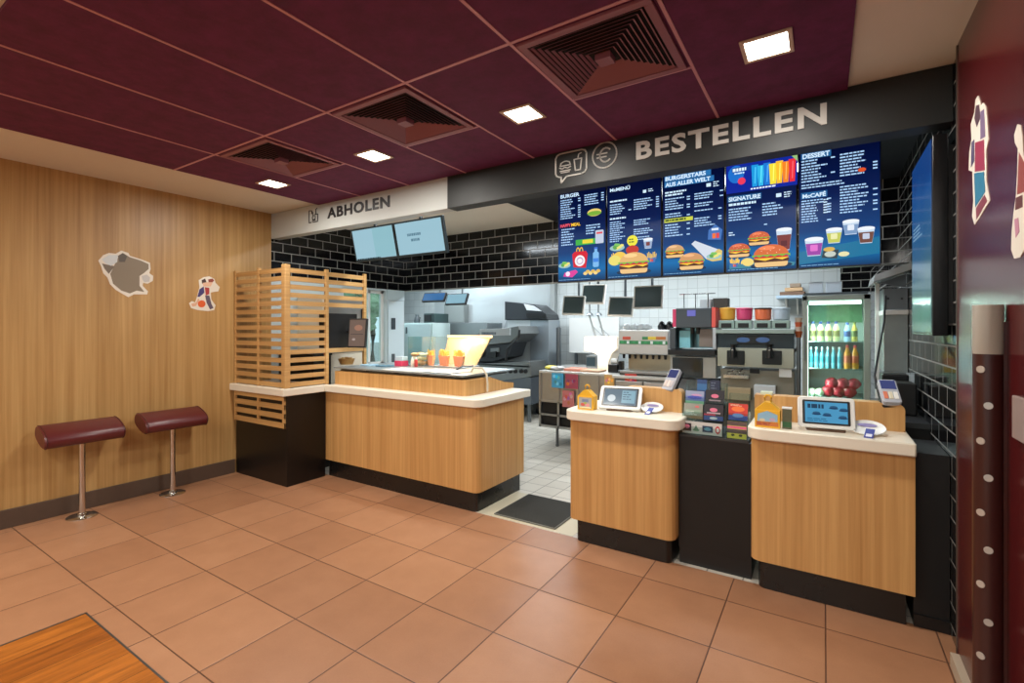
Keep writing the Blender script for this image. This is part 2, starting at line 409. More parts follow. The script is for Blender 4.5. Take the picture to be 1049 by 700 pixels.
# tiled bulkhead across the kitchen
struct('wall_bulkhead', MB().use(BTX).box(XL-.12,XR,YBH,YBH+.14,ZBH,ZC+.05))
struct('wall_kitchen_return', MB().prism([(XL,YBH),(-8.0,YB),(-8.2,YB+.05),(XL-.14,YBH+.02),(XL-.12,YBH)],'z',0,ZC), KW)
struct('wall_back', bx(-8.2,XR+.1,YB,YB+.12,0,ZC+.05), WTX)
x0, z0 = onY(861,300,YB); x1, z1 = onY(896,298,YB)
struct('trim_6', bx(x0,XR,YB-.012,YB,1.96,ZC), BTX)
# stainless cladding on the back wall behind the grill
xa, _ = onY(445,336,YB-.02); xb, _ = onY(566,336,YB-.02); xc, _ = onY(413,336,YB-.02)
struct('trim_7', bx(xa,xb,YB-.02,YB,0,ZC), mat('pale_steel_cladding',(206,212,214),.28,.55,noise=.04,nscale=2))
xa2, _ = onY(570,336,YB-.05)
struct('trim_8', bx(xb,xa2,YB-.12,YB,0,ZC), mat('grey_wall_post',(150,156,156),.5))
# room behind the camera: wall with three tall windows letting daylight in
wb = MB(); edges = [XL,-4.6,-3.2,-2.8,-1.4,-1.0,.1,XM]
for a, b in ((0,1),(2,3),(4,5),(6,7)): wb.box(edges[a],edges[b],YF-.15,YF,0,ZC)
for a, b in ((1,2),(3,4),(5,6)): wb.box(edges[a],edges[b],YF-.15,YF,0,.5); wb.box(edges[a],edges[b],YF-.15,YF,2.4,ZC)
struct('wall_rear', wb, WHITE)
for n, (a, b) in enumerate(((1,2),(3,4),(5,6))):
    xa_, xb_ = edges[a], edges[b]
    o = struct('window_%d' % (n+2), MB().box(xa_,xa_+.05,YF-.1,YF-.04,.5,2.4).box(xb_-.05,xb_,YF-.1,YF-.04,.5,2.4).box(xa_,xb_,YF-.1,YF-.04,.5,.55).box(xa_,xb_,YF-.1,YF-.04,2.35,2.4), WHPL)
    bx(xa_+.05,xb_-.05,YF-.075,YF-.065,.55,2.35).obj('pane', GL, o)
# ---------------------------------------------------------------- rubber mat and pale threshold
struct('trim_9', bx(-2.34,-1.50,3.135,3.72,-.01,.0015), mat('beige_threshold',(196,186,160),.5))
m_ = MB().box(-2.2,-1.655,3.165,3.70,.002,.012)
o = tag(m_.obj('entrance_mat', RUB, loc=(-1.93,3.43,.002), bev=.002), 'ribbed dark grey mat on the floor between the two counters', 'mat')
r_ = MB()
for k in range(30): r_.box(-2.19,-1.665,3.175+k*.0175,3.182+k*.0175,.012,.017)
r_.obj('rib', mat('dark_rib',(60,60,56),.8), o)['kind'] = 'stuff'
# ================================================================ CEILING FITTINGS
def vent(i, lab):
    x0, x1 = GX(i)+.02, GX(i+1)-.02; y0, y1 = GY(0)+.02, GY(1)-.02; cx, cy = (x0+x1)/2, (y0+y1)/2; z = ZC-.012
    t = thing('ceiling_vent', lab, 'air vent', (cx,cy,z), 'square air diffusers in the aubergine ceiling')
    bx(x0+.03,x1-.03,y0+.03,y1-.03,z-.002,z+.0).obj('backing', VENTD, t)
    h = (x1-x0)/2; f = MB(); a = h; b = h-.035
    f.box(cx-a,cx+a,cy-a,cy-b,z-.014,z).box(cx-a,cx+a,cy+b,cy+a,z-.014,z).box(cx-a,cx-b,cy-b,cy+b,z-.014,z).box(cx+b,cx+a,cy-b,cy+b,z-.014,z)
    f.obj('frame', VENT, t, bev=.002)
    n = 9
    for k in range(n):
        ro = h-.045-k*.0225; l = MB(); zt, zb = z-.004, z-.013
        # each louvre slopes outward and down
        for q in range(4):
            c4 = [(-1,-1),(1,-1),(1,1),(-1,1)]; p, s_ = c4[q], c4[(q+1)%4]
            o1,o2 = (cx+p[0]*(ro-.009),cy+p[1]*(ro-.009)),(cx+s_[0]*(ro-.009),cy+s_[1]*(ro-.009))
            i1,i2 = (cx+p[0]*ro,cy+p[1]*ro),(cx+s_[0]*ro,cy+s_[1]*ro)
            th = .002
            l.hexa([(i1[0],i1[1],zb),(i2[0],i2[1],zb),(i2[0],i2[1],zb+th),(i1[0],i1[1],zb+th),
                    (o1[0],o1[1],zt-th),(o2[0],o2[1],zt-th),(o2[0],o2[1],zt),(o1[0],o1[1],zt)])
        l.obj('louvre', VENT, t)
    c = .035; bx(cx-c,cx+c,cy-c,cy+c,z-.03,z-.002).obj('centre_plate', VENT, t)
    return t
vent(0, 'square louvred air vent in the ceiling nearest the bright order sign, largest of three')
vent(-2, 'square louvred air vent in the ceiling, middle one of three')
vent(-4, 'square louvred air vent in the ceiling above the pickup sign end, farthest of three')
lamps = []
LAB = ['square recessed ceiling light above the right order counter, nearest one','square recessed ceiling light above the speech bubble sign',
       'square recessed ceiling light above the white pickup sign','square recessed ceiling light nearest the wooden wall']
def ceil_light(x, y, lab, s=.1, m=LAMP, z=ZC-.012):
    t = thing('ceiling_light', lab, 'ceiling light', (x,y,z), 'square recessed ceiling lights')
    f = MB(); a, b = s, s-.018
    f.box(x-a,x+a,y-a,y-b,z-.008,z).box(x-a,x+a,y+b,y+a,z-.008,z).box(x-a,x-b,y-b,y+b,z-.008,z).box(x+b,x+a,y-b,y+b,z-.008,z)
    f.obj('frame', mat('pale_lamp_frame',(200,180,160),.4), t, bev=.002)
    bx(x-b,x+b,y-b,y+b,z-.004,z).obj('diffuser', m, t); return t
def area(name, x, y, z, sx, sy, w, c, rot=(0,0,0), spread=None):
    l = bpy.data.lights.new(name, 'AREA'); l.shape = 'RECTANGLE'; l.size = sx; l.size_y = sy; l.energy = w; l.color = c
    if spread: l.spread = math.radians(spread)
    o = bpy.data.objects.new(name, l); col.objects.link(o); o.location = (x,y,z); o.rotation_euler = rot; return o
WARM = (1,.97,.90)
LX = [-.209,-1.457,-2.706,-3.955]
for x, lab in zip(LX, LAB):
    ceil_light(x, 2.391, lab); area('lamp', x, 2.391, ZC-.03, .16, .16, 19, WARM)
n = 0
for y in (-.6,-2.2):  # two rows of lamps added out of view to light the room from behind
    for x in (-4.4,-2.9,-1.3,-.2):
        ceil_light(x, y, 'unseen ceiling light added behind the viewer, row %s' % ('near the rear windows' if y < -1 else 'over the parquet'), .15, z=ZC+.004); area('lamp', x, y, ZC-.02, .3, .3, 24, WARM)
# ================================================================ OVERHEAD SIGNS
XS = onY(458.5,200,YBEAM)[0]
t = thing('pickup_sign', 'white overhead sign panel reading ABHOLEN beside the wooden wall', 'sign', (XL,YBEAM,ZBEAM))
bx(XL,XS,YBEAM,YBEAM+.10,ZBEAM,ZC).obj('panel', SIGNWH, t, bev=.002)
def strip(pxa, pya, pxb, pyb, Y):   # rectangle on the sign face
    a = onY(pxa,pya,Y); b = onY(pxb,pyb,Y); return a, b
a = onY(335.5,228.5,YBEAM); b = onY(399.5,215.5,YBEAM)
hh = onY(335.5,213.5,YBEAM)[1]-a[1]
MB().text('ABHOLEN', b[0]-a[0], .106, frame((a[0],YBEAM,onY(336,224.3,YBEAM)[1]),(1,0,0),(0,0,1)), .004, bold=.032, space=1.12).obj('lettering', TXTBLK, t)
ic = MB(); ia = onY(317,228.5,YBEAM); M = frame((ia[0],YBEAM-.003,ia[1]),(1,0,0),(0,0,1)) @ Matrix.Diagonal((1.3,1.45,1,1))
def stroke(mb, pts, w, M, closed=False, d=.004):
    n = len(pts)
    for i in range(n if closed else n-1):
        p, q = Vector(pts[i]), Vector(pts[(i+1)%n]); dd = (q-p); L = dd.length
        if L < 1e-6: continue
        dd /= L; nn = Vector((-dd.y, dd.x))*w/2; p2, q2 = p-dd*w*.3, q+dd*w*.3
        pts4 = [p2-nn, q2-nn, q2+nn, p2+nn]
        v = mb.hexa([tuple((x.x,x.y,0)) for x in pts4]+[tuple((x.x,x.y,d)) for x in pts4])
        bmesh.ops.transform(mb.bm, matrix=M, verts=v)
S = .0055
stroke(ic, [(.03,.0),(0,.0),(0,.085),(.035,.08),(.035,.06)], S, M)
stroke(ic, [(.045,.07),(.045,.05)], S, M); stroke(ic, [(.07,.05),(.11,.05),(.105,.0),(.045,.0)], S, M)
stroke(ic, [(.085,.05),(.085,.085),(.1,.09)], S, M); stroke(ic, ell(.06,.03,.02,.015,10), S*.8, M, True); stroke(ic, [(.04,.012),(.08,.012)], S, M)
ic.obj('pictogram', TXTBLK, t)
t = thing('order_sign', 'charcoal overhead sign panel reading BESTELLEN above the menu screens', 'sign', (XS,YBEAM,ZBEAM))
bx(XS,XR-.001,YBEAM-.004,YBEAM+.12,ZBEAM,ZC+.001).obj('panel', SIGNBLK, t, bev=.002)
YS = YBEAM-.004
a = onY(652,166,YS); b = onY(847,131,YS)
MB().text('BESTELLEN', b[0]-a[0], .116, frame((a[0],YS-.001,2.553),(1,0,0),(0,0,1)), .006, bold=.03, space=1.14).obj('lettering', SIGNTXT, t)
ic = MB(); a = onY(569.5,187.6,YS); a2 = onY(601,187,YS); M = frame((a[0],YS-.001,a[1]-.008),(1,0,0),(0,0,1)) @ Matrix.Diagonal(((a2[0]-a[0])/.165,1.17,1,1))
bub = rrect(0,.165,.035,.175,.025,4)
bub = [(0,.06)]+[p for p in [(.0,.15),(.008,.168),(.025,.175),(.14,.175),(.157,.168),(.165,.15),(.165,.06),(.157,.042),(.14,.035),(.06,.035),(.03,.0),(.03,.035),(.02,.037),(.006,.045)]]
stroke(ic, bub, .0075, M, True)
stroke(ic, [(.025,.10),(.03,.118),(.045,.125),(.06,.125),(.075,.118),(.08,.10)], .006, M, True)
stroke(ic, [(.022,.09),(.035,.083),(.05,.09),(.065,.083),(.082,.09)], .006, M); stroke(ic, [(.025,.07),(.08,.07)], .006, M); stroke(ic, [(.03,.06),(.075,.06)], .005, M)
stroke(ic, [(.10,.125),(.107,.06),(.133,.06),(.14,.125)], .006, M, True); stroke(ic, [(.12,.125),(.124,.152),(.138,.157)], .005, M)
a3 = onY(619.5,159,YS); M2 = frame((a3[0],YS-.001,a3[1]),(1,0,0),(0,0,1)) @ Matrix.Diagonal((1.28,1.28,1,1))
stroke(ic, ell(0,0,.066,.066,28), .0075, M2, True)
stroke(ic, ell(.006,0,.032,.036,12,PI*.25,PI*1.75), .008, M2)
stroke(ic, [(-.042,.009),(.014,.009)], .006, M2); stroke(ic, [(-.042,-.009),(.01,-.009)], .006, M2)
ic.obj('pictogram', SIGNTXT, t)
# ================================================================ MENU SCREENS
YM = 3.6; MX = [onY(p,250,YM)[0] for p in (571.5,904)]; MWD = (MX[1]-MX[0])/5; MZ0 = onY(571,290,YM)[1]; MZ1 = MZ0+MWD*16/9+.012
def screen_bg():
    m = bpy.data.materials.new('menu_screen_blue'); m.use_nodes = True; nt = m.node_tree; b = nt.nodes['Principled BSDF']
    g = nt.nodes.new('ShaderNodeTexCoord'); sp = nt.nodes.new('ShaderNodeSeparateXYZ'); nt.links.new(g.outputs['Generated'], sp.inputs[0])
    c = ramp(nt, sp.outputs[2], [(0,(6,52,96)),(.12,(14,106,168)),(.3,(6,58,116)),(.6,(3,24,74)),(1,(2,7,42))])
    nt.links.new(c, b.inputs['Emission Color']); b.inputs['Emission Strength'].default_value = 1.15; b.inputs['Specular IOR Level'].default_value = .12
    b.inputs['Base Color'].default_value = (.005,.006,.01,1); b.inputs['Roughness'].default_value = .3; return m
SBG = screen_bg()
BUN, BUNL, LET, PAT, TOM, CHE = (206,122,60), (232,190,130), (120,180,60), (84,46,28), (200,50,40), (250,200,60)
def burger(A, cx, cy, w, tint=None, sesame=False):
    bun = tint or BUN
    A.ellipse(cx, cy-.30*w, .56*w, .10*w, (20,50,80))
    A.poly(rrect(cx-.44*w,cx+.44*w,cy-.34*w,cy-.14*w,.09*w), BUNL)
    A.poly(rrect(cx-.47*w,cx+.47*w,cy-.2*w,cy-.08*w,.05*w), PAT)
    A.poly([(cx-.48*w,cy-.08*w),(cx+.48*w,cy-.08*w),(cx+.3*w,cy-.15*w),(cx+.1*w,cy-.09*w),(cx-.15*w,cy-.16*w)], CHE)
    A.poly(rrect(cx-.45*w,cx+.45*w,cy-.08*w,cy-.02*w,.02*w), TOM)
    pts = [(cx-.5*w,cy-.02*w)]+[(cx-.5*w+w*i/10,cy-.05*w+(.05*w if i%2 else 0)) for i in range(11)]+[(cx+.5*w,cy+.03*w),(cx-.5*w,cy+.03*w)]
    A.poly(pts, LET)
    A.poly([(cx-.46*w,cy+.02*w)]+[(cx+.46*w*math.cos(PI-PI*i/12), cy+.02*w+.3*w*math.sin(PI-PI*i/12)) for i in range(13)], bun)
    A.ellipse(cx-.1*w, cy+.22*w, .22*w, .06*w, tuple(min(255,v+30) for v in bun))
    if sesame:
        for q in range(7): A.ellipse(cx-.25*w+q*.08*w, cy+.14*w+.08*w*math.sin(q*2.1), .015*w, .008*w, (250,235,200), 6)
def fries(A, cx, cy, w):
    for q in range(7):
        x = cx-.3*w+q*.1*w; A.poly([(x,cy),(x+.07*w,cy),(x+.07*w+(q-3)*.02*w,cy+.5*w+.1*w*math.sin(q*1.7)),(x+(q-3)*.02*w,cy+.5*w+.1*w*math.sin(q*1.7))], (246,200,80))
    A.poly([(cx-.3*w,cy-.3*w),(cx+.3*w,cy-.3*w),(cx+.38*w,cy+.15*w),(cx,cy+.05*w),(cx-.38*w,cy+.15*w)], (70,110,170))
    A.rect(cx-.1*w,cx+.0*w,cy-.22*w,cy,(230,120,50)); A.rect(cx+.02*w,cx+.14*w,cy-.22*w,cy-.02*w,(210,60,60))
def cup(A, cx, cy, w, c1, c2, h=1.3):
    A.poly([(cx-.34*w,cy),(cx+.34*w,cy),(cx+.5*w,cy+h*w),(cx-.5*w,cy+h*w)], (196,214,232))
    A.poly([(cx-.34*w,cy+.05*w),(cx+.34*w,cy+.05*w),(cx+.45*w,cy+.75*h*w),(cx-.45*w,cy+.75*h*w)], c1)
    A.ellipse(cx, cy+h*w, .5*w, .14*w, (232,238,246)); A.poly(rrect(cx-.2*w,cx+.2*w,cy+.3*w,cy+.7*w,.06*w), c2)
def salad(A, cx, cy, w):
    A.ellipse(cx, cy, .5*w, .2*w, (150,190,190))
    for q in range(9): A.ellipse(cx+.38*w*math.cos(q*2.4)*(q/9), cy+.1*w+.12*w*math.sin(q*2.4), .14*w, .09*w, [(120,190,90),(90,160,70),(230,220,120)][q%3], 7)
ML = ['leftmost menu screen with a red meal box and a water bottle pictured','menu screen with a yellow price bubble above one big burger and fries',
      'middle menu screen headed BURGERSTARS AUS ALLER WELT with a wrap pictured','menu screen with rainbow coloured drinks across its top and three burgers below',
      'rightmost menu screen headed DESSERT with four cups pictured']
PALE = (206,232,252); TX = (172,208,244)
for i in range(5):
    x0 = MX[0]+i*MWD; w = MWD-.006; h = MZ1-MZ0
    t = thing('menu_screen', ML[i], 'menu screen', (x0+w/2,YM,MZ0), 'row of upright menu screens above the order counters')
    bx(x0,x0+w,YM,YM+.05,MZ0,MZ1).obj('housing', BLKPL, t, bev=.003)
    m = MB().box(x0+.006,x0+w-.006,YM-.002,YM,MZ0+.008,MZ1-.008).obj('display', SBG, t)
    A = Art(frame((x0+.006,YM-.002,MZ0+.008),(1,0,0),(0,0,1))); W = w-.012; HH = h-.016
    if i == 0:
        A.text('BURGER', .02, HH-.075, .17, .03, PALE, .03)
        A.lines(.02,.2,HH-.09,9,.0185,TX); A.lines(.235,.40,HH-.075,5,.0185,TX); A.ellipse(.32,HH-.225,.06,.03,(226,200,110)); A.ellipse(.32,HH-.232,.06,.018,(120,170,60))
        A.rect(.02,.20,HH-.32,HH-.285,(8,20,50)); A.text('HAPPY', .02, HH-.315, .095, .026, (240,90,110), .03); A.text('MEAL', .12, HH-.315, .08, .026, (250,200,60), .03)
        A.lines(.03,.19,HH-.33,7,.021,TX,False); A.lines(.25,.37,HH-.32,4,.021,TX)
        A.rect(.16,.40,HH-.475,HH-.43,(60,170,70)); A.rect(.22,.31,HH-.465,HH-.435,(230,210,60)); A.poly(rrect(.33,.40,HH-.475,HH-.37,.01),(190,200,220)); A.rect(.34,.39,HH-.40,HH-.385,(220,80,90))
        A.poly([(.14,.11),(.25,.10),(.265,.21),(.25,.235),(.15,.235),(.13,.215)],(208,24,48))
        A.col((250,196,40))
        for cxx in (.18,.21):
            pts = ell(cxx,.235,.016,.035,8,0,PI); pi_ = ell(cxx,.235,.009,.026,8,PI,0)
            for q in range(8): A.poly([pts[q],pts[q+1],ell(cxx,.235,.009,.026,8,0,PI)[q+1],ell(cxx,.235,.009,.026,8,0,PI)[q]])
        A.ellipse(.197,.16,.045,.045,(240,236,240)); A.ellipse(.197,.16,.03,.03,(190,160,190)); A.ellipse(.197,.158,.022,.02,(240,236,240))
        A.poly(rrect(.31,.36,.10,.22,.012),(120,180,230)); A.rect(.323,.347,.22,.245,(120,180,230)); A.rect(.321,.349,.243,.257,(60,110,210)); A.rect(.312,.358,.14,.17,(60,130,220))
        salad(A,.06,.13,.11); A.poly([(.05,.04),(.13,.03),(.18,.07),(.16,.09),(.06,.07)],(214,60,150)); A.ellipse(.09,.06,.02,.02,(240,220,240))
        for q in range(6): A.ellipse(.245+q*.022,.055+.014*(q%2),.019,.014,[(236,206,130),(220,180,90)][q%2],8)
    elif i == 1:
        A.text('McMENÜ', .02, HH-.085, .16, .032, PALE, .03); A.rect(.28,.305,HH-.13,HH-.108,PALE); A.lines(.32,.39,HH-.105,2,.014,PALE,False)
        A.lines(.02,.25,HH-.155,1,.02,PALE,False,.6); A.lines(.02,.19,HH-.185,5,.0175,TX); A.lines(.21,.40,HH-.17,5,.0175,TX)
        A.lines(.02,.25,HH-.29,1,.02,PALE,False,.6); A.lines(.02,.18,HH-.32,10,.0165,TX,False); A.lines(.21,.40,HH-.325,3,.0165,TX,False); A.lines(.21,.40,HH-.395,3,.0165,TX,False); A.lines(.21,.40,HH-.455,2,.0165,TX,False)
        A.ellipse(.20,.28,.042,.042,(232,224,60)); A.lines(.175,.225,.295,2,.02,(60,90,40),False)
        salad(A,.08,.235,.12); fries(A,.07,.14,.10); A.ellipse(.10,.16,.055,.045,(236,196,80)); A.ellipse(.06,.14,.05,.04,(228,214,110))
        A.ellipse(.2,.21,.05,.035,(190,50,40)); cup(A,.32,.21,.07,(150,170,200),(120,60,60),1.0); fries(A,.345,.13,.09)
        burger(A,.21,.115,.24,(222,176,110))
    elif i == 2:
        A.rect(.01,.33,HH-.075,HH-.035,(40,110,170)); A.text('BURGERSTARS', .016, HH-.07, .28, .031, (206,228,246), .04)
        A.rect(.01,.35,HH-.118,HH-.079,(40,110,170)); A.text('AUS ALLER WELT', .016, HH-.114, .31, .031, (206,228,246), .04)
        A.rect(.30,.33,HH-.155,HH-.131,PALE); A.lines(.345,.40,HH-.125,3,.014,PALE,False)
        A.lines(.015,.22,HH-.15,2,.02,PALE,False,.6); A.lines(.015,.19,HH-.20,5,.0185,TX); A.lines(.015,.19,HH-.31,2,.0185,TX); A.lines(.22,.41,HH-.19,3,.0175,TX); A.lines(.22,.40,HH-.26,2,.0175,TX); A.lines(.22,.40,HH-.31,1,.0175,TX)
        A.rect(.01,.21,HH-.375,HH-.348,(200,206,70)); A.lines(.016,.205,HH-.353,1,.03,(60,80,30),False)
        A.lines(.015,.19,HH-.39,5,.0195,TX); A.lines(.22,.40,HH-.365,4,.0175,TX)
        A.poly([(.31,.235),(.395,.225),(.405,.295),(.36,.335),(.315,.30)],(60,110,180)); A.rect(.34,.362,.24,.275,(236,110,50)); A.rect(.366,.385,.24,.275,(220,60,60)); A.rect(.335,.38,.295,.31,(220,232,246))
        A.poly([(.20,.215),(.225,.235),(.38,.16),(.36,.11),(.30,.10)],(206,214,226)); A.poly([(.30,.10),(.38,.165),(.405,.15),(.40,.085),(.34,.08)],(214,190,110)); salad(A,.35,.115,.10)
        burger(A,.085,.175,.14,(206,160,110)); burger(A,.20,.095,.18,(206,150,100))
    elif i == 3:
        A.rect(.0,.42,HH-.225,HH-.015,(16,40,150)); A.ellipse(.06,HH-.10,.05,.06,(30,110,200)); A.rect(.035,.15,HH-.085,HH-.055,(20,60,140)); A.lines(.04,.17,HH-.06,1,.03,(220,240,250),False,.7); A.lines(.05,.15,HH-.09,1,.02,PALE,False)
        A.ellipse(.095,HH-.15,.024,.024,(232,60,90))
        for q, c in enumerate([(30,150,220),(50,180,230),(30,120,210),(240,220,60),(250,190,50),(240,130,40),(230,50,60)]):
            cx = .175+q*.036; wdt = .05 if q == 3 else .042
            A.poly([(cx-wdt*.35,HH-.20),(cx+wdt*.35,HH-.20),(cx+wdt*.5,HH-.055-.01*(q%2)),(cx-wdt*.5,HH-.055-.01*(q%2))], c)
            A.poly([(cx-.002,HH-.18),(cx+.003,HH-.18),(cx+.007,HH-.07),(cx+.001,HH-.07)], tuple(min(255,v+60) for v in c))
        A.poly([(.37,HH-.015),(.42,HH-.015),(.42,HH-.075)],(150,190,120)); A.lines(.15,.40,HH-.208,1,.02,(230,240,250),False)
        A.rect(.008,.215,HH-.285,HH-.245,(30,90,140)); A.text('SIGNATURE', .014, HH-.281, .195, .03, (206,228,246), .04)
        A.lines(.015,.24,HH-.295,1,.026,PALE,False,.6); A.rect(.30,.33,HH-.29,HH-.266,PALE); A.lines(.345,.40,HH-.262,3,.014,PALE,False)
        A.lines(.015,.20,HH-.33,5,.0185,TX,False); A.lines(.22,.38,HH-.32,5,.0185,TX,False); A.lines(.23,.27,HH-.455,1,.018,TX,False); A.lines(.015,.07,HH-.49,2,.016,PALE,False)
        burger(A,.20,.215,.135,(206,96,56),True); cup(A,.345,.12,.09,(120,50,50),(90,30,40),1.5); burger(A,.08,.145,.14,(200,92,56),True)
        fries(A,.05,.045,.08); A.ellipse(.13,.055,.04,.032,(236,206,110)); A.poly([(.02,.02),(.40,.02),(.41,.04),(.30,.06),(.02,.045)],(60,130,150)); burger(A,.27,.095,.22,(212,104,56),True); fries(A,.05,.05,.07); A.ellipse(.135,.058,.035,.026,(236,210,120))
    else:
        A.rect(.01,.17,HH-.075,HH-.035,(36,96,150)); A.text('DESSERT', .018, HH-.071, .145, .031, (206,228,246), .04)
        A.lines(.012,.19,HH-.082,8,.0185,TX); A.lines(.215,.40,HH-.075,8,.0185,TX); A.ellipse(.325,HH-.19,.02,.013,(214,80,40)); A.lines(.012,.40,HH-.235,2,.017,TX,False)
        A.rect(.01,.15,HH-.325,HH-.285,(36,96,150)); A.text('McCAFÉ', .018, HH-.321, .125, .033, (206,228,246), .04)
        A.lines(.012,.17,HH-.335,9,.0165,TX); A.lines(.215,.40,HH-.275,10,.0175,TX); A.lines(.13,.17,HH-.34,6,.016,PALE,False)
        A.poly([(.0,.10),(.41,.16),(.41,.06),(.0,.02)],(20,110,150))
        cup(A,.27,.185,.085,(120,150,190),(220,228,240),.95); cup(A,.185,.14,.085,(190,196,90),(230,230,170),1.0); cup(A,.345,.125,.085,(110,70,60),(190,200,220),1.05)
        cup(A,.08,.07,.10,(150,60,160),(220,110,200),1.05); A.poly([(.12,.055),(.20,.045),(.21,.10),(.13,.10)],(40,60,70)); A.ellipse(.165,.075,.03,.018,(190,200,190)); A.ellipse(.16,.105,.03,.014,(210,170,80)); A.ellipse(.235,.07,.028,.015,(226,220,170))
    A.lines(.01,.40,.014,1,.01,(120,170,210),False)
    A.obj('menu_picture', t)
# ceiling bracket of the menu row
t = thing('screen_bracket', 'black steel rail holding up the row of menu screens', 'bracket', (MX[0],YM+.06,MZ1))
bx(MX[0],MX[1],YM+.05,YM+.09,MZ1-.25,MZ1-.2).obj('rail', BLACK, t)
for q in (.3,1.1,1.9): bx(MX[0]+q,MX[0]+q+.05,YM+.05,YM+.09,MZ1-.2,ZC-.01).obj('hanger', BLACK, t)
# side screen on the tiled wall
t = thing('side_screen', 'deep black upright screen box on the tiled right wall showing a blue picture', 'screen', (.433,3.35,1.44))
bx(.436,XR-.02,3.04,3.66,1.443,2.404).obj('housing', mat('black_screen_case',(10,12,14),.25), t, bev=.004)
bx(XR-.02,XR-.001,3.06,3.62,1.5,2.35).obj('wall_mount', BLACK, t)
m = bpy.data.materials.new('side_display_blue'); m.use_nodes = True; nt = m.node_tree; b = nt.nodes['Principled BSDF']
g = nt.nodes.new('ShaderNodeTexCoord'); sp = nt.nodes.new('ShaderNodeSeparateXYZ'); nt.links.new(g.outputs['Generated'], sp.inputs[0])
nz = noise(nt, g.outputs['Generated'], 4, 4); ff = mth(nt, 'ADD', sp.outputs[2], mth(nt, 'MULTIPLY', nz, .25))
nt.links.new(ramp(nt, ff, [(0,(46,70,72)),(.35,(84,124,128)),(.6,(50,104,150)),(.9,(24,86,156)),(1.1,(20,70,140))]), b.inputs['Emission Color']); b.inputs['Emission Strength'].default_value = .8; b.inputs['Roughness'].default_value = .15; b.inputs['Base Color'].default_value = (.01,.01,.01,1)
bx(.434,.436,3.06,3.65,1.46,2.39).obj('display', m, t)
A = Art(frame((.434,3.65,1.46),(0,-1,0),(0,0,1)), st=.8); A.lines(.05,.5,.58,4,.02,(130,170,200),False); A.obj('caption_lines', t)
# ================================================================ PICKUP DISPLAYS hanging under the white sign
def hang_disp(x0, x1, lab, right):
    t = thing('pickup_display', lab, 'monitor', ((x0+x1)/2,3.33,2.30), 'pair of displays hanging below the white pickup sign')
    yt, zt = 3.30, 2.485; L = .335; an = math.radians(13); dv = Vector((0,-math.sin(an),math.cos(an)))
    o = Vector((x0,yt,zt))-dv*L
    M = frame(o,(1,0,0),dv)     # z toward viewer
    MB().box(0,x1-x0,0,L,-.035,0,tf=M).obj('housing', mat('dark_teal_bezel',(22,40,46),.35), t, bev=.003)
    m = mat('pale_blue_display', (164,206,222), .2, emit=.92)
    MB().box(.018,x1-x0-.018,.024,L-.016,0,.001,tf=M).obj('display', m, t)
    A = Art(M @ Matrix.Translation((0,0,.0011)), st=.92)
    if right:
        A.lines(.16,.46,.215,1,.03,(96,136,156),False,.8); A.lines(.20,.42,.165,1,.03,(96,136,156),False,.8)
    else:
        A.rect(.31,x1-x0-.02,.03,L-.02,(150,200,212)); A.lines(.03,.55,.034,1,.02,(20,40,50),False,.6)
    A.obj('display_text', t)
    bx((x0+x1)/2-.03,(x0+x1)/2+.03,3.325,3.36,2.43,ZBEAM+.01).obj('mount', BLACK, t)
    MB().box((x0+x1)/2-.012,(x0+x1)/2+.012,3.345,3.37,ZBEAM,ZC+.003).obj('hanger', BLACK, t)
xa = onY(359,234,3.3)[0]; xm_ = onY(402.5,234,3.3)[0]; xb = onY(452.5,221,3.3)[0]
hang_disp(xa, xm_-.004, 'left hanging display with two plain pale blue columns', False)
hang_disp(xm_, xb, 'right hanging display with two faint grey lines of writing', True)
# ================================================================ PERCH STOOLS
def stool(y, lab):
    x = -4.90
    t = thing('perch_stool', lab, 'stool', (x,y,0), 'leaning stools along the wooden wall')
    MB().lathe([(.098,0),(.098,.006),(.09,.011),(.03,.014),(.03,.016)],(x,y,0),28).obj('base_plate', CHROME, t, smooth=True)
    MB().lathe([(.034,.012),(.034,.03),(.0215,.034),(.0215,.60)],(x,y,0),20).obj('pole', CHROME, t, smooth=True)
    n = 26; pts = []
    for i in range(n):
        a = 2*PI*i/n; c, s = math.cos(a), math.sin(a)
        pts.append((.135*abs(c)**.75*(1 if c > 0 else -1), .062*abs(s)**.8*(1 if s > 0 else -1)))
    tl = math.radians(-20); M = Matrix.Translation((x+.0,0,.665)) @ Matrix.Rotation(-tl, 4, 'Y')
    mb = MB(); L = .245; prof = [(-L,.90),(-L+.008,.97),(-L+.02,1),(L-.02,1),(L-.008,.97),(L,.90)]; rings = []
    for yy, s in prof: rings.append([mb.bm.verts.new(M @ Vector((p[0]*s, y+yy, p[1]*s))) for p in pts])
    for a, b in zip(rings, rings[1:]):
        for i in range(n): mb.bm.faces.new((a[i],a[(i+1)%n],b[(i+1)%n],b[i]))
    mb.bm.faces.new(rings[0][::-1]); mb.bm.faces.new(rings[-1])
    s = mb.obj('seat', LEATHER, t, smooth=True)
    pp = MB()
    for yy in (-L+.012, L-.012): pp.tube([M @ Vector((p[0]*1.0, y+yy, p[1]*1.0)) for p in pts+pts[:1]], .003, 6)
    pp.obj('piping', mat('oxblood_piping',(70,22,24),.4), s)
    MB().box(x-.05,x+.05,y-.09,y+.09,.592,.606).obj('mounting_plate', STEELD, t)
stool(1.39, 'oxblood padded perch stool by the wooden wall, nearest the viewer')
stool(2.02, 'oxblood padded perch stool by the wooden wall, next to the slatted screen')
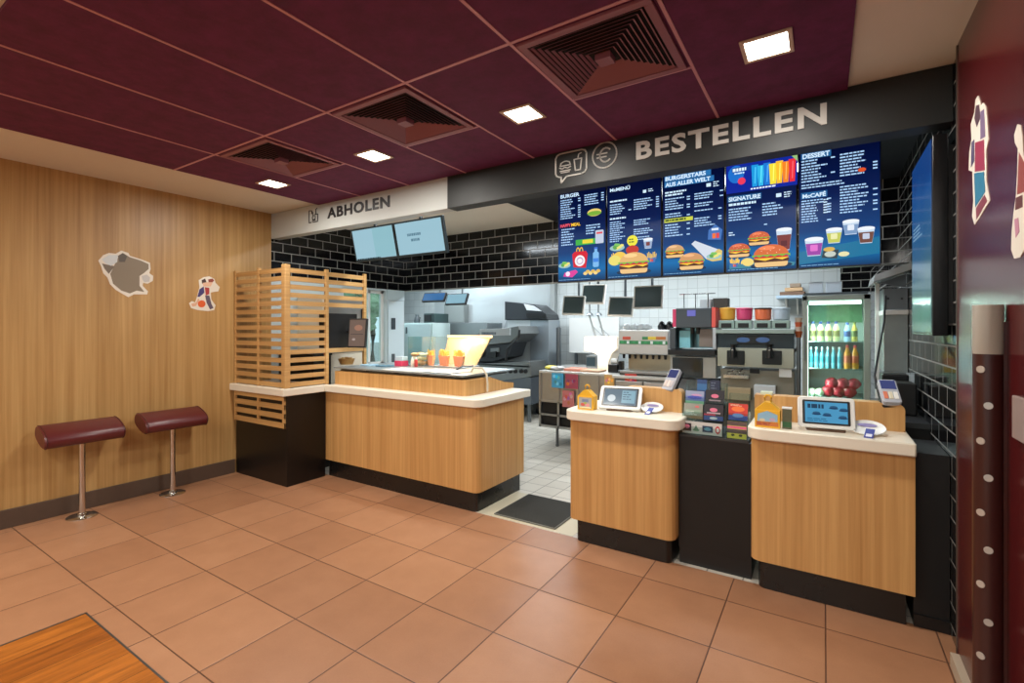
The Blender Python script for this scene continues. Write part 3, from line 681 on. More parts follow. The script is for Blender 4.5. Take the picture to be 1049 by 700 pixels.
# stickers on the walls (plain blotches of colour in white die-cut outlines)
def sticker(px, py, plane, pts, blots, lab, rgb=(226,218,204)):
    """pts: outline in photo pixels"""
    X = XL+.0 if plane == 'L' else XM
    def cv(p): 
        Y, Z = onX(p[0], p[1], X); return Y, Z
    s = 1 if plane == 'L' else -1
    o3 = [cv(p) for p in pts]; cy = sum(p[0] for p in o3)/len(o3); cz = sum(p[1] for p in o3)/len(o3)
    mb = MB(); mb.prism(o3, 'x', X, X+s*.002)
    o = tag(mb.obj('wall_sticker', mat('white_vinyl',rgb,.5), loc=(X,cy,cz)), lab, 'sticker')
    for k, (poly, c) in enumerate(blots):
        b = MB(); b.prism([cv(p) for p in poly], 'x', X+s*.002, X+s*(.0024+.0003*k)); b.obj('colour_patch', pt(c), o)
def pxl(zx, zy, s, pts): return [(zx+a/s, zy+b/s) for a, b in pts]
P1 = pxl(90,240,7,[(75,190),(110,150),(150,135),(200,140),(240,118),(290,135),(300,155),(380,180),(445,205),(450,250),(440,280),(468,300),(465,335),(430,355),(395,350),(392,370),(430,410),(425,432),(330,432),(290,452),(260,435),(200,400),(160,360),(140,310),(110,280),(95,230)])
G1 = pxl(90,240,7,[(160,285),(200,200),(225,150),(260,140),(300,165),(380,190),(435,215),(435,250),(400,280),(370,300),(370,370),(405,415),(350,405),(300,425),(240,405),(180,355)])
G2 = pxl(90,240,7,[(100,210),(120,250),(150,285),(190,230),(170,225),(120,215)])
G3 = pxl(90,240,7,[(100,180),(150,150),(215,150),(210,200),(165,228),(120,205)])
G4 = pxl(90,240,7,[(215,155),(250,135),(280,160),(265,200),(225,200)])
G5 = pxl(90,240,7,[(385,300),(420,290),(445,310),(440,340),(405,345),(390,325)])
sticker(0,0,'L',P1,[(G1,(134,120,100)),(G2,(118,104,90)),(G3,(206,212,214)),(G4,(92,82,72)),(G5,(196,192,188))],'large white edged sticker with a grey brown blotch on the wooden wall')
P2 = pxl(90,240,7,[(725,495),(745,480),(770,490),(785,440),(800,380),(795,330),(830,308),(870,303),(905,320),(915,350),(945,380),(935,410),(900,415),(880,420),(885,470),(915,510),(905,545),(860,552),(790,545),(740,530)])
sticker(0,0,'L',P2,[(pxl(90,240,7,[(815,330),(840,318),(850,345),(835,362),(818,355)]),(70,44,40)),(pxl(90,240,7,[(862,325),(895,318),(905,335),(885,350),(865,348)]),(140,60,44)),
    (pxl(90,240,7,[(800,395),(830,375),(835,420),(800,450),(785,450)]),(66,56,110)),(pxl(90,240,7,[(838,380),(870,385),(870,430),(845,440)]),(170,60,60)),
    (pxl(90,240,7,[(840,440),(870,440),(885,500),(900,530),(875,540),(850,490)]),(96,84,100)),(pxl(90,240,7,ell(815,500,28,26,12)),(222,96,40)),(pxl(90,240,7,[(740,500),(775,490),(790,460),(800,470),(775,515),(750,520)]),(216,170,140)),
    (pxl(90,240,7,[(820,350),(850,345),(895,345),(880,375),(830,375)]),(224,180,150))],'small white edged sticker with a round orange spot on the wooden wall')
P3 = pxl(970,80,3.18,[(95,70),(103,57),(110,75),(112,90),(120,80),(130,95),(138,200),(130,235),(131,340),(141,400),(108,455),(92,478),(84,450),(88,400),(85,305),(73,300),(75,240),(82,200),(80,150),(92,110)])
sticker(0,0,'R',P3,[(pxl(970,80,3.18,[(97,90),(108,85),(112,130),(100,160),(92,130)]),(84,60,70)),(pxl(970,80,3.18,[(112,110),(124,100),(128,190),(112,200)]),(120,100,130)),(pxl(970,80,3.18,[(95,210),(124,200),(126,300),(94,305)]),(150,50,74)),
    (pxl(970,80,3.18,[(92,310),(124,305),(128,370),(96,420)]),(50,120,150)),(pxl(970,80,3.18,[(98,425),(126,380),(134,400),(100,460)]),(130,60,70)),(pxl(970,80,3.18,[(84,210),(92,200),(92,270),(82,290)]),(90,80,110))],'tall white edged sticker with red and blue patches on the maroon wall',(214,206,216))
P4 = pxl(970,80,3.18,[(222,185),(232,150),(244,155),(249,190),(251,240),(262,300),(262,420),(262,520),(254,560),(240,585),(222,588),(212,560),(214,500),(220,440),(228,380),(232,300),(234,230),(224,210)])
sticker(0,0,'R',P4,[(pxl(970,80,3.18,[(238,240),(258,280),(256,370),(232,380)]),(150,70,60)),(pxl(970,80,3.18,[(228,390),(250,380),(250,420),(226,430)]),(100,50,46)),(pxl(970,80,3.18,[(224,460),(236,455),(240,500),(228,520)]),(190,130,150))],'white edged sticker on the maroon wall at the right picture edge',(214,206,216))
# ---------------------------------------------------------------- bumper post on the maroon wall and a plate
t = thing('wall_bumper', 'round maroon bumper post with a grey cap and ring bolts on the maroon wall', 'bumper post', (.455,1.30,0))
bx_, by_ = .455, 1.335
c_ = onX(1012,336,.455)[0]; by_ = c_
t.location = (.455,by_,0)
MB().lathe([(.038,0),(.038,1.395)],(.455,by_,0),32).obj('padded_post', MAROOND, t, smooth=True)
MB().lathe([(.0385,1.395),(.0385,1.55),(.0365,1.556)],(.455,by_,0),32).obj('cap', mat('warm_grey_cap',(158,150,138),.45), t, smooth=True)
for k in range(12):
    an = math.radians(-100 if k % 2 else -128)+0; z = 1.345-.117*k
    if z < .05: break
    c = Vector((.455+.038*math.cos(an), by_+.038*math.sin(an), z)); nrm = Vector((math.cos(an), math.sin(an), 0)); M = Matrix.Translation(c) @ nrm.to_track_quat('Z','Y').to_matrix().to_4x4()
    b = MB().lathe([(.0115,-.002),(.0115,.0015),(.006,.0016),(.006,.0008)],(0,0,0),16,tf=M).obj('ring_bolt', STEELL, t, smooth=True)
bx(.488,XM,by_-.02,by_+.02,0,1.5).obj('wall_bracket', MAROOND, t)
MB().box(.484,.4875,by_+.038,by_+.046,.0,1.40).obj('edge_trim', STEELD, t)
ya, za = onX(1042,405,XM); yb_, zb_ = onX(1062,460,XM)
o = tag(bx(XM-.012,XM,yb_,ya,zb_,za).obj('wall_plate', mat('grey_wall_plate',(150,132,126),.4), loc=(XM,ya,zb_), bev=.003), 'pale grey switch plate on the maroon wall beside the bumper post', 'plate')
# ================================================================ SLATTED SCREEN ON ITS DARK PLINTH
SXc, SYc = -4.19, 2.65
t = thing('plinth_cabinet', 'dark brown plinth cabinet under the slatted screen by the wooden wall', 'cabinet', (-4.64,2.88,0))
bx(XL+.019,SXc-.004,SYc+.02,3.083,0,.85).obj('body', DKBROWN, t, bev=.003)
sl = MB(); x0, x1, z0, z1 = XL+.012, SXc-.02, .545, .85
for xx in (x0, (x0+x1)/2-.015, x1-.03): sl.box(xx,xx+.03,SYc,SYc+.02,z0,z1)
for k in range(4):
    z = z0+k*.085; sl.box(x0,x1,SYc+.002,SYc+.018,z,z+.05)
sl.obj('slat_panel', SLAT, t, bev=.001)
bx(XL,SXc+.03,SYc-.04,3.10,.85,.917).obj('worktop', CREAM, t, bev=.006)
t = thing('slatted_screen', 'tall light oak slatted screen standing around the corner of the white worktop', 'screen', (SXc,SYc,.917))
ZT = 2.075
f = MB(); x0, x1 = XL+.012, SXc-.03
for xx in (x0,(x0+x1)/2-.014,): bx(xx,xx+.03,SYc+.002,SYc+.03,.917,ZT-.008).obj('upright', SLAT, t, bev=.001)
bx(SXc-.062,SXc,SYc-.003,SYc+.055,.917,ZT).obj('corner_post', SLAT, t, bev=.008)
for k in range(15):
    z = .925+k*.0768; bx(x0+.03,SXc-.055,SYc+.006,SYc+.026,z,z+.043).obj('slat', SLAT, t)
ym = 3.12
bx(SXc-.028,SXc+.001,ym-.035,ym,.917,ZT-.008).obj('upright', SLAT, t, bev=.001)
bx(SXc-.028,SXc+.001,3.565,3.60,1.09,ZT-.008).obj('upright', SLAT, t, bev=.001)
for k in range(15):
    z = .925+k*.0768; bx(SXc-.026,SXc-.006,SYc+.05,ym-.034,z,z+.043).obj('slat', SLAT, t)
    if k in (14,13,12,11,10,4): bx(SXc-.026,SXc-.006,ym-.001,3.566,z,z+.043).obj('slat', SLAT, t)
# appliance and shelf seen through the slats
t = thing('steel_appliance', 'tall pale steel cabinet standing behind the slatted screen', 'cabinet', (-4.80,3.85,0))
bx(-5.07,-4.60,3.35,3.95,0,1.84).obj('body', mat('pale_appliance',(214,204,184),.5), t, bev=.01)
bx(-4.60,-4.59,3.38,3.92,1.2,1.8).obj('door', mat('grey_appliance_door',(150,150,146),.35,.5), t, bev=.004)
bx(-4.59,-4.57,3.86,3.89,1.3,1.7).obj('door_handle', BLKPL, t)
t = thing('dark_cupboard', 'dark low cupboard behind the lower slats of the wooden screen', 'cupboard', (-4.75,3.22,0))
bx(-5.07,-4.45,3.13,3.34,0,1.19).obj('body', DKBROWN, t); bx(-5.07,-4.44,3.12,3.35,1.19,1.21).obj('top', BLACK, t)
# small screen in the slats
t = thing('counter_monitor', 'small dark monitor angled out of the slatted screen opening', 'monitor', (-4.19,3.36,1.30))
bx(-4.36,-4.225,3.13,3.50,1.275,1.63).obj('niche_box', mat('black_niche',(10,10,11),.5), t)
xa, za = onY(359,356,3.34); xb, zb = onY(384,325,3.34)
M = Matrix.Translation((xa,3.30,za)) @ Matrix.Rotation(math.radians(14),4,'Z') @ Matrix.Rotation(math.radians(-6),4,'X')
wd, hd = .215, .30
MB().box(0,wd,-.0,.03,0,hd,tf=M).obj('housing', BLKPL, t, bev=.004)
MB().box(.012,wd-.012,-.001,0,.014,hd-.012,tf=M).obj('display', mat('dim_brown_display',(150,124,110),.3,emit=.55), t)
A = Art(M @ frame((.012,-.0012,.014),(1,0,0),(0,0,1)), st=.6); A.ellipse(.11,.19,.05,.03,(206,150,124)); A.rect(.02,.17,.12,.128,(110,96,90)); A.ellipse(.06,.07,.02,.012,(220,200,190)); A.obj('display_picture', t)
MB().tube([(-4.2,3.36,1.44),(-4.12,3.36,1.44)],.02).obj('arm', BLKPL, t)
# ================================================================ PICKUP COUNTER
def counter(name, lab, x0, x1, y0, depth, kick, wt, cr=(1,1,1,1), top=(0.849,.917), r=.055, wood_top=None, kin=(.03,.03), yk=None):
    """counter with a veneer front, black kick plate and a pale worktop"""
    t = thing(name, lab, 'counter', ((x0+x1)/2,y0+depth/2,0))
    y1 = y0+depth
    MB().prism(rrect(x0,x1,y0,y1,r,8,cr),'z',kick,top[0]).obj('front_panel', CWOOD, t, smooth=True)
    MB().prism(rrect(x0+kin[0],x1-kin[1],yk or y0+.06,y1-.005,.04,6,cr),'z',0,kick).obj('kick_plate', mat('black_kick_plate',(26,24,23),.28), t, smooth=True)
    MB().prism(rrect(wt[0],wt[1],wt[2],wt[3],r+.03,8,cr),'z',top[0],top[1]).obj('worktop', CREAM, t, bev=.008, smooth=True)
    return t
pc = counter('pickup_counter', 'long oak fronted pickup counter with a pale top beside the slatted screen', -4.19,-2.30,3.085,.70,.168,(-4.155,-2.27,3.045,3.86),(0,1,0,0),kin=(.0,.04),yk=3.125)
# raised fascia and its steel shelf
f = MB(); pts = rrect(-4.14,-2.47,3.155,3.88,.06,8,(0,1,0,0)); ins = rrect(-4.14,-2.49,3.175,3.88,.045,8,(0,1,0,0))
f.prism(rrect(-4.14,-2.47,3.155,3.50,.06,8,(0,1,0,0)),'z',.917,1.048)
f.obj('raised_fascia', CWOOD, pc, smooth=True)
f = MB(); f.prism([(3.50,.917),(3.88,.917),(3.88,.965),(3.72,.985),(3.56,1.03),(3.50,1.048)],'x',-2.50,-2.47); f.obj('fascia_end', CWOOD, pc)
t = thing('steel_shelf', 'long steel pass shelf lying on top of the pickup counter fascia', 'shelf', (-3.3,3.4,1.048))
bx(-4.14,-2.56,3.22,3.90,1.048,1.060).obj('supports', STEELD, t)
bx(-4.17,-2.50,3.16,3.95,1.072,1.088).obj('shelf_board', mat('bright_steel_shelf',(170,180,184),.35,.7), t, bev=.003)
for k in range(5): bx(-4.1+k*.37,-4.06+k*.37,3.2,3.9,1.060,1.072).obj('spacer', BLACK, t)
ZS = 1.088
# basket inside the screen opening
t = thing('wicker_basket', 'shallow pale wicker basket on the steel shelf behind the slats', 'basket', (-4.30,3.42,ZS))
xa = xb = -4.345
MB().lathe([(.08,.0),(.105,.055),(.11,.06),(.10,.06),(.075,.008)],((xa+xb)/2,3.46,ZS),20,sx=.85,sy=.8).obj('bowl', mat('wicker',(206,160,96),.7,noise=.25,nscale=70), t, smooth=True)
b = MB()
for k in range(7): b.ball(((xa+xb)/2+.05*math.cos(k*2.2),3.46+.04*math.sin(k*2.2),ZS+.055),.022)
b.obj('packets', mat('kraft_packets',(222,178,110),.7,noise=.15), t, smooth=True)
t.location = ((xa+xb)/2,3.46,ZS)
for o in t.children:
    o.data.transform(Matrix.Translation(Vector((-4.30,3.42,ZS))-Vector(((xa+xb)/2,3.46,ZS))))
# ---- heated fries station
xa, _ = onY(440,360,3.75); xb, _ = onY(478,360,3.75); xt0, zt = onY(443,345,3.75); xt1, _ = onY(488,345,3.75)
GLOWM = mat('warm_lit_scoop', (226,190,150), .35, .3)
t = thing('fries_scoop_station', 'flared steel fries chute lit warm orange on the pickup counter', 'food warmer', ((xa+xb)/2,3.8,ZS))
w = MB(); xl, xr = xa+.0, onY(475,380,3.75)[0]; d = .015
w.hexa([(xl,3.95,ZS+.01),(xr,3.95,ZS+.01),(xr,3.965,ZS+.01),(xl,3.965,ZS+.01),(xt0,4.0,zt),(xt1,4.0,zt),(xt1,4.015,zt),(xt0,4.015,zt)])
w.obj('back_panel', GLOWM, t)
w = MB(); w.hexa([(xr,3.70,ZS+.01),(xr+.01,3.70,ZS+.01),(xr+.01,3.96,ZS+.01),(xr,3.96,ZS+.01),(xt1,3.74,zt-.0),(xt1+.01,3.74,zt),(xt1+.01,4.01,zt),(xt1,4.01,zt)]); w.obj('side_panel', ACR, t)
w = MB(); w.hexa([(xl-.01,3.70,ZS+.01),(xl,3.70,ZS+.01),(xl,3.96,ZS+.01),(xl-.01,3.96,ZS+.01),(xt0-.01,3.74,zt),(xt0,3.74,zt),(xt0,4.01,zt),(xt0-.01,4.01,zt)]); w.obj('side_panel', ACR, t)
bx(xl-.02,xr+.02,3.68,3.99,ZS,ZS+.012).obj('tray', STEEL, t, bev=.003)
l = MB(); l.box(xt0,xt1,3.985,4.02,zt-.012,zt+.012); l.obj('lamp_rail', mat('warm_lamp_strip',(255,206,150),.4,emit=3), t)
lo = area('warmer_lamp',(xt0+xt1)/2,3.86,zt+.02,.2,.12,5,(1,.76,.5))
FR = mat('golden_fries',(240,190,84),.6,noise=.1); CART = mat('red_white_carton',(224,140,100),.6)
for k in range(5):
    x = xl+.03+k*(xr-xl-.06)/4; y = 3.74+.07*(k%2)
    c = thing('fries_carton', 'red carton of golden fries in the lit fries chute', 'fries', (x,y,ZS+.012), 'fries cartons in the chute')
    MB().hexa([(x-.022,y-.014,ZS+.012),(x+.022,y-.014,ZS+.012),(x+.022,y+.014,ZS+.012),(x-.022,y+.014,ZS+.012),(x-.034,y-.02,ZS+.085),(x+.034,y-.02,ZS+.085),(x+.034,y+.02,ZS+.095),(x-.034,y+.02,ZS+.095)]) if 0 else None
    m1 = MB(); m1.hexa([(x-.026,y-.014,ZS+.012),(x+.026,y-.014,ZS+.012),(x+.026,y+.014,ZS+.012),(x-.026,y+.014,ZS+.012),(x-.042,y-.02,ZS+.11),(x+.042,y-.02,ZS+.11),(x+.042,y+.02,ZS+.12),(x-.042,y+.02,ZS+.12)]); m1.obj('carton', CART, c)
    m2 = MB()
    for q in range(9):
        xx = x-.034+q*.0085; yy = y-.01+.01*(q%3); h_ = .06+.03*random.random()
        m2.box(xx-.0035,xx+.0035,yy-.0035,yy+.0035,ZS+.07,ZS+.088+h_)
    m2.obj('fries', FR, c)
# glass fronted bin beside it with wrapped food
xa2, _ = onY(422,360,3.72); xb2, _ = onY(437,360,3.72); _, zg = onY(430,345,3.72); _, zf = onY(430,360,3.72)
t = thing('glass_bin', 'clear sided bin of wrapped food left of the fries chute', 'food bin', ((xa2+xb2)/2,3.75,ZS))
g_ = MB(); 
for x in (xa2, xb2-.004): g_.box(x,x+.004,3.66,3.86,ZS+.008,zg)
g_.box(xa2,xb2,3.66,3.664,ZS+.008,zg); g_.obj('pane', ACR, t)
bx(xa2-.01,xb2+.01,3.65,3.87,ZS,ZS+.008).obj('tray', STEEL, t)
for k in range(12):
    x = xa2+.045+(k%2)*(xb2-xa2-.09); z = ZS+.012+.042*((k//2)%3); y = 3.71+.09*(k//6)
    o = MB().ball((x,y,z+.021),.021,(1.9,1.8,1)).obj('wrapped_burger', mat('wrap_%d'%(k%3),[(244,206,150),(236,170,120),(248,230,200)][k%3],.6), loc=(x,y,z), smooth=True)
    tag(o, 'small wrapped burger stacked in the clear bin', 'burger', 'wrapped burgers in the clear bin')
lo = area('warmer_lamp',(xa2+xb2)/2,3.72,zg+.05,.12,.12,1.2,(1,.75,.5))
# small things on the shelf
xr_, _ = onY(407,372,3.6)
o = tag(MB().box(xr_,xr_+.10,3.56,3.66,ZS,ZS+.055).obj('red_box', mat('raspberry_card',(214,60,92),.5), loc=(xr_+.05,3.6,ZS), bev=.004), 'small raspberry red box on the steel shelf', 'box')
o2 = tag(bx(xr_+.0,xr_+.1,3.57,3.65,ZS+.055,ZS+.10).obj('clear_container', mat('pale_plastic_tub',(190,206,212),.3), loc=(xr_+.05,3.6,ZS+.055), bev=.004), 'pale plastic tub stacked on the raspberry red box', 'tub')
xr2, _ = onY(421,372,3.6)
for q, c in enumerate([(226,206,186),(176,44,40)]):
    x = xr2+q*.05
    t = thing('sauce_bottle', ['cream coloured squeeze bottle on the steel shelf','dark red squeeze bottle on the steel shelf'][q], 'bottle', (x,3.62,ZS))
    MB().lathe([(.016,0),(.018,.01),(.018,.06),(.008,.075)],(x,3.62,ZS),14).obj('body', mat('sauce_%d'%q,c,.4), t, smooth=True); MB().lathe([(.009,.075),(.004,.10)],(x,3.62,ZS),10).obj('nozzle', WHPL, t, smooth=True)
for q, (px, c, nm) in enumerate(((381,(150,186,206),'pale blue folded cloth'),(397,(80,120,140),'teal plastic tray'))):
    x, _ = onY(px,376,3.5)
    tag(MB().prism(rrect(x-.08,x+.07,3.4,3.54,.02,3),'z',ZS,ZS+.014).obj('folded_cloth' if q == 0 else 'serving_tray', mat('shelf_item_%d'%q,c,.5), loc=(x,3.47,ZS), bev=.004), nm+' lying on the steel shelf', 'cloth' if q == 0 else 'tray')
# receipt spikes / bag tongs on the shelf end
x, _ = onY(498,385,3.45)
t = thing('bag_holder', 'bent cream coloured bag holder clipped on the right end of the steel shelf', 'holder', (-2.56,3.42,1.06))
MB().tube([(-2.62,3.42,1.09),(-2.60,3.42,1.13),(-2.50,3.42,1.13),(-2.455,3.42,1.08),(-2.445,3.42,1.0),(-2.445,3.42,.93)],.009,8).obj('hook', mat('cream_plastic',(206,194,172),.5), t, smooth=True)
MB().tube([(-2.86,3.5,1.092),(-2.78,3.5,1.13),(-2.66,3.5,1.14)],.008,8).obj('tongs', STEELD, t, smooth=True)
# paper sheets sticking out of the shelf
t = thing('paper_stack', 'loose stack of white liner paper on the steel shelf front', 'paper', (-3.0,3.3,ZS))
for k, (a0, a1, yy, rz) in enumerate(((-3.5,-3.0,3.22,.05),(-3.1,-2.66,3.24,-.06))):
    M = Matrix.Translation(((a0+a1)/2,yy+.1,ZS)) @ Matrix.Rotation(rz,4,'Z')
    MB().box(-(a1-a0)/2,(a1-a0)/2,-.14,.14,.001+.003*k,.004+.003*k,tf=M).obj('sheet', mat('paper_white',(226,222,212),.7), t)
# ================================================================ ORDER COUNTERS
cl = counter('order_counter', 'oak fronted order counter with a pale top beside the doorway mat', -1.495,-.775,3.05,.50,.163,(-1.515,-.735,3.005,3.56),(1,1,0,0),top=(.85,.918),kin=(.035,.03),yk=3.10)
cr_ = counter('order_counter', 'oak fronted order counter with a pale top beside the black tiled wall', -.352,.375,3.05,.50,.170,(-.368,.375,3.005,3.56),(1,0,0,0),top=(.858,.924),kin=(.035,.03),yk=3.10)
def riser(par, x0, x1, y, z0, z1):
    f = MB(); f.prism([(x0,z0),(x1,z0),(x1,z1-.035)]+[(x1-.035+.035*math.cos(a*PI/12), z1-.035+.035*math.sin(a*PI/12)) for a in range(1,7)]+[(x0,z1)],'y',y,y+.10)
    return f.obj('riser_panel', CWOOD, par)
riser(cl,-1.16,-.79,3.31,.918,1.07); riser(cr_,-.357,.365,3.31,.924,1.072)
t = thing('low_cabinet', 'black laminate low cabinet between the two order counters', 'cabinet', (-.56,3.3,0))
bx(-.770,-.357,3.155,3.55,.10,.80).obj('body', BLACK, t); bx(-.768,-.359,3.165,3.55,0,.10).obj('kick_plate', BLKPL, t); bx(-.770,-.372,3.15,3.55,.80,.815).obj('top', mat('dark_grey_top',(50,50,50),.4), t)
t = thing('black_filler_panel', 'black panel closing the gap between right order counter and tiled wall', 'panel', (.445,3.2,0))
bx(.376,XR-.002,3.12,3.5,0,.86).obj('panel', mat('deep_black_panel',(12,12,13),.5), t)
bx(.376,XR-.002,3.11,3.12,0,.06).obj('kick_plate', BLKPL, t)
# ---------------------------------------------------------------- tablets
def tablet(pts, Y, z0, lab, style, w, tilt, rz, name='order_tablet'):
    x, _ = pts
    t = thing(name, lab, 'tablet', (x,Y,z0))
    M = Matrix.Translation((x,Y,z0)) @ Matrix.Rotation(rz,4,'Z')
    MB().prism(rrect(-.09,.09,-.02,.10,.02,4),'z',0,.012,tf=M).obj('foot', mat('tablet_foot_brown',(96,70,52),.5), t, bev=.002)
    MB().prism([(.0,.012),(.08,.012),(.06,.10),(.045,.10)],'x',-.03,.03,tf=M).obj('stand', BLKPL, t)
    h = w*.64; M2 = M @ Matrix.Translation((0,-.025,.018)) @ Matrix.Rotation(-math.radians(tilt),4,'X')
    MB().prism(rrect(-w/2,w/2,0,h,.018,5),'y',0,.022,tf=M2).obj('housing', WHPL, t, bev=.004, smooth=True)
    MB().prism(rrect(-w/2+.022,w/2-.022,.020,h-.018,.006,3),'y',-.0015,0,tf=M2).obj('bezel', BLKPL, t)
    m = mat('tablet_display_blue',(74,160,206),.15,emit=.85) if style == 'R' else mat('tablet_display_grey',(128,150,166),.12,emit=.7)
    MB().box(-w/2+.034,w/2-.034,-.002,-.0015,.030,h-.028,tf=M2).obj('display', m, t)
    A = Art(M2 @ frame((-w/2+.034,-.0021,.030),(1,0,0),(0,0,1)), st=.9); W, HH = w-.068, h-.058
    if style == 'R':
        A.lines(.012,.11,HH-.012,1,.03,(20,60,90),False,.75)
        for cx, cy in ((.15,.085),(.06,.05),(.115,.045),(.195,.035),(.20,.075)):
            A.ellipse(cx*W/.22,cy,.018,.008,(30,90,130)); A.ellipse(cx*W/.22,cy-.006,.022,.005,(16,60,100))
        A.lines(.01,W*.9,.022,2,.01,(30,100,140),False)
    else:
        A.ellipse(.05,.05,.028,.028,(214,226,232)); A.rect(W*.55,W-.008,.015,HH-.01,(140,182,200)); A.lines(W*.58,W-.012,HH-.02,4,.018,(90,120,140),False)
    A.obj('display_picture', t); return t
xa = onY(634.5,420,3.17)[0]; tablet((xa,0), 3.17, .918, 'white framed tilted tablet on the left order counter', 'L', .285, 40, math.radians(10))
xb = onY(846,440,3.15)[0]; tablet((xb,0), 3.12, .924, 'white framed upright tablet with a blue display on the right order counter', 'R', .262, 14, math.radians(6))
# ---------------------------------------------------------------- coin trays
def coin_tray(px, py, z, lab, s=1.0):
    x, y = onZ(px, py, z)
    t = thing('coin_tray', lab, 'tray', (x,y,z))
    MT_ = Matrix.Translation((x,y-.02,z+.0)) @ Matrix.Rotation(math.radians(28),4,'X') @ Matrix.Translation((0,.052*s,0))
    MB().lathe([(.066*s,0),(.074*s,.010),(.072*s,.013),(.058*s,.006)],(0,0,0),28,sx=1.0,sy=.78,tf=MT_).obj('dish', WHPL, t, smooth=True)
    bx(x-.03,x+.03,y+.045,y+.06,z,z+.03).obj('prop', WHPL, t)
    M = Matrix.Translation((x+.005,y-.045,z+.022)) @ Matrix.Rotation(math.radians(-12),4,'Z') @ Matrix.Rotation(math.radians(28),4,'X')
    MB().box(-.018*s,.018*s,-.045,.03,-.001,.001,tf=M).obj('leaflet', mat('blue_leaflet',(60,72,150),.4), t)
    MB().box(-.012*s,.012*s,-.035,-.012,.001,.0015,tf=M).obj('leaflet_panel', mat('leaflet_white',(220,222,232),.4), t)
    MB().prism(ell(.0,.022,.04*s,.014*s,14),'z',.0085,.0095,tf=MT_).obj('sticker', mat('lilac_sticker',(150,140,186),.4), t)
    return t
coin_tray(667,423,.918,'round white coin tray with a blue leaflet on the left order counter',1.0)
coin_tray(889,446,.924,'round white coin tray with a blue leaflet on the right order counter',1.08)
# ---------------------------------------------------------------- yellow meal boxes
def meal_box(px, py, z, w, lab, rz=0, big=False):
    x, y = onZ(px, py, z)
    YL = mat('meal_box_yellow',(232,176,40),.45); t = thing('meal_box', lab, 'box', (x,y,z))
    M = Matrix.Translation((x,y,z)) @ Matrix.Rotation(rz,4,'Z'); d = w*.62; h = w*.78
    MB().box(-w/2,w/2,0,d,0,h,tf=M).obj('box', YL, t, bev=.002)
    MB().prism([(-w/2,h),(w/2,h),(w*.12,h*1.45),(-w*.12,h*1.45)],'y',.004,d-.004,tf=M).obj('gable', YL, t)
    hh = MB(); 
    pts = [(-w*.12,h*1.45),(-w*.13,h*1.7),(-w*.06,h*1.82),(w*.06,h*1.82),(w*.13,h*1.7),(w*.12,h*1.45)]
    hh.tube([M @ Vector((a,d/2,b)) for a, b in pts],.006,8); hh.obj('handle', YL, t, smooth=True)
    A = Art(M @ frame((-w/2,-.0005,0),(1,0,0),(0,0,1)),'pt')
    if big:
        A.poly([(.10*w,.28*w),(.55*w,.28*w),(.9*w,.3*w),(.9*w,.60*w),(.5*w,.76*w),(.12*w,.6*w)],(150,190,214)); A.rect(.06*w,.94*w,.08*w,.26*w,(206,120,60)); A.lines(.08*w,.92*w,.24*w,2,.07*w,(150,60,60),False,.6); A.ellipse(.3*w,.34*w,.12*w,.06*w,(230,210,170)); A.ellipse(.7*w,.38*w,.12*w,.08*w,(196,170,190))
    else:
        A.poly([(.1*w,.08*w),(.9*w,.08*w),(.9*w,.72*w),(.1*w,.72*w)],(170,166,160)); A.rect(.3*w,.7*w,.45*w,.62*w,(120,130,160)); A.ellipse(.35*w,.3*w,.14*w,.1*w,(206,90,80)); A.ellipse(.65*w,.28*w,.14*w,.1*w,(220,150,150)); A.rect(.14*w,.86*w,.1*w,.17*w,(240,224,170)); A.ellipse(.5*w,.40*w,.1*w,.06*w,(160,180,80))
    A.obj('front_print', t); return t
meal_box(599.5,420,.918,.118,'small yellow gabled meal box on the left order counter')
meal_box(786,438.5,.924,.125,'larger yellow gabled meal box on the right order counter',big=True)
x, y = onZ(806,440,.924)
t = thing('drink_carton', 'narrow dark green carton between meal box and tablet on the right counter', 'carton', (x,y,.924))
bx(x-.022,x+.022,y,y+.045,.924,1.035).obj('carton', mat('carton_olive',(92,92,70),.5,noise=.3,nscale=60), t, bev=.002); bx(x-.022,x+.022,y-.0006,y,.935,.965).obj('front_print', mat('carton_green',(50,96,60),.5), t)
bx(x-.024,x+.024,y-.001,y+.046,1.035,1.042).obj('lid', WHPL, t)
x, z = onY(786,407,3.36)
tag(bx(x-.035,x+.03,3.33,3.39,1.072,1.09).obj('card_stack', mat('pale_green_card',(206,214,190),.6), loc=(x,3.36,1.072), bev=.002), 'small pale card stack on top of the wooden riser behind the larger meal box', 'cards')
# ---------------------------------------------------------------- payment terminals
def terminal(x, y, z, lab, rz, tilt, disp, keys):
    t = thing('payment_terminal', lab, 'payment terminal', (x,y,z)); M = Matrix.Translation((x,y,z)) @ Matrix.Rotation(rz,4,'Z')
    MB().lathe([(.045,0),(.045,.008),(.018,.014),(.018,.05)],(0,0,0),18,tf=M).obj('stand', BLKPL, t, smooth=True)
    M2 = M @ Matrix.Translation((0,0,.055)) @ Matrix.Rotation(math.radians(tilt),4,'X')
    MB().prism(rrect(-.042,.042,-.085,.085,.014,4),'z',-.018,.014,tf=M2).obj('housing', mat('terminal_pale',(176,178,186),.35) , t, bev=.004, smooth=True)
    MB().box(-.034,.034,.012,.076,.014,.0155,tf=M2).obj('display', mat('terminal_display',disp,.2,emit=.45), t)
    for k, c in enumerate(keys):
        MB().box(-.033+.023*k,-.014+.023*k,-.062,-.01,.014,.018,tf=M2).obj('keypad', mat('key_%d_%d_%d'%c,c,.5), t, bev=.002)
    MB().prism(rrect(-.045,.045,-.09,.09,.014,4),'z',-.03,-.018,tf=M2).obj('cradle', BLKPL, t)
x, z = onY(688,398,3.36)
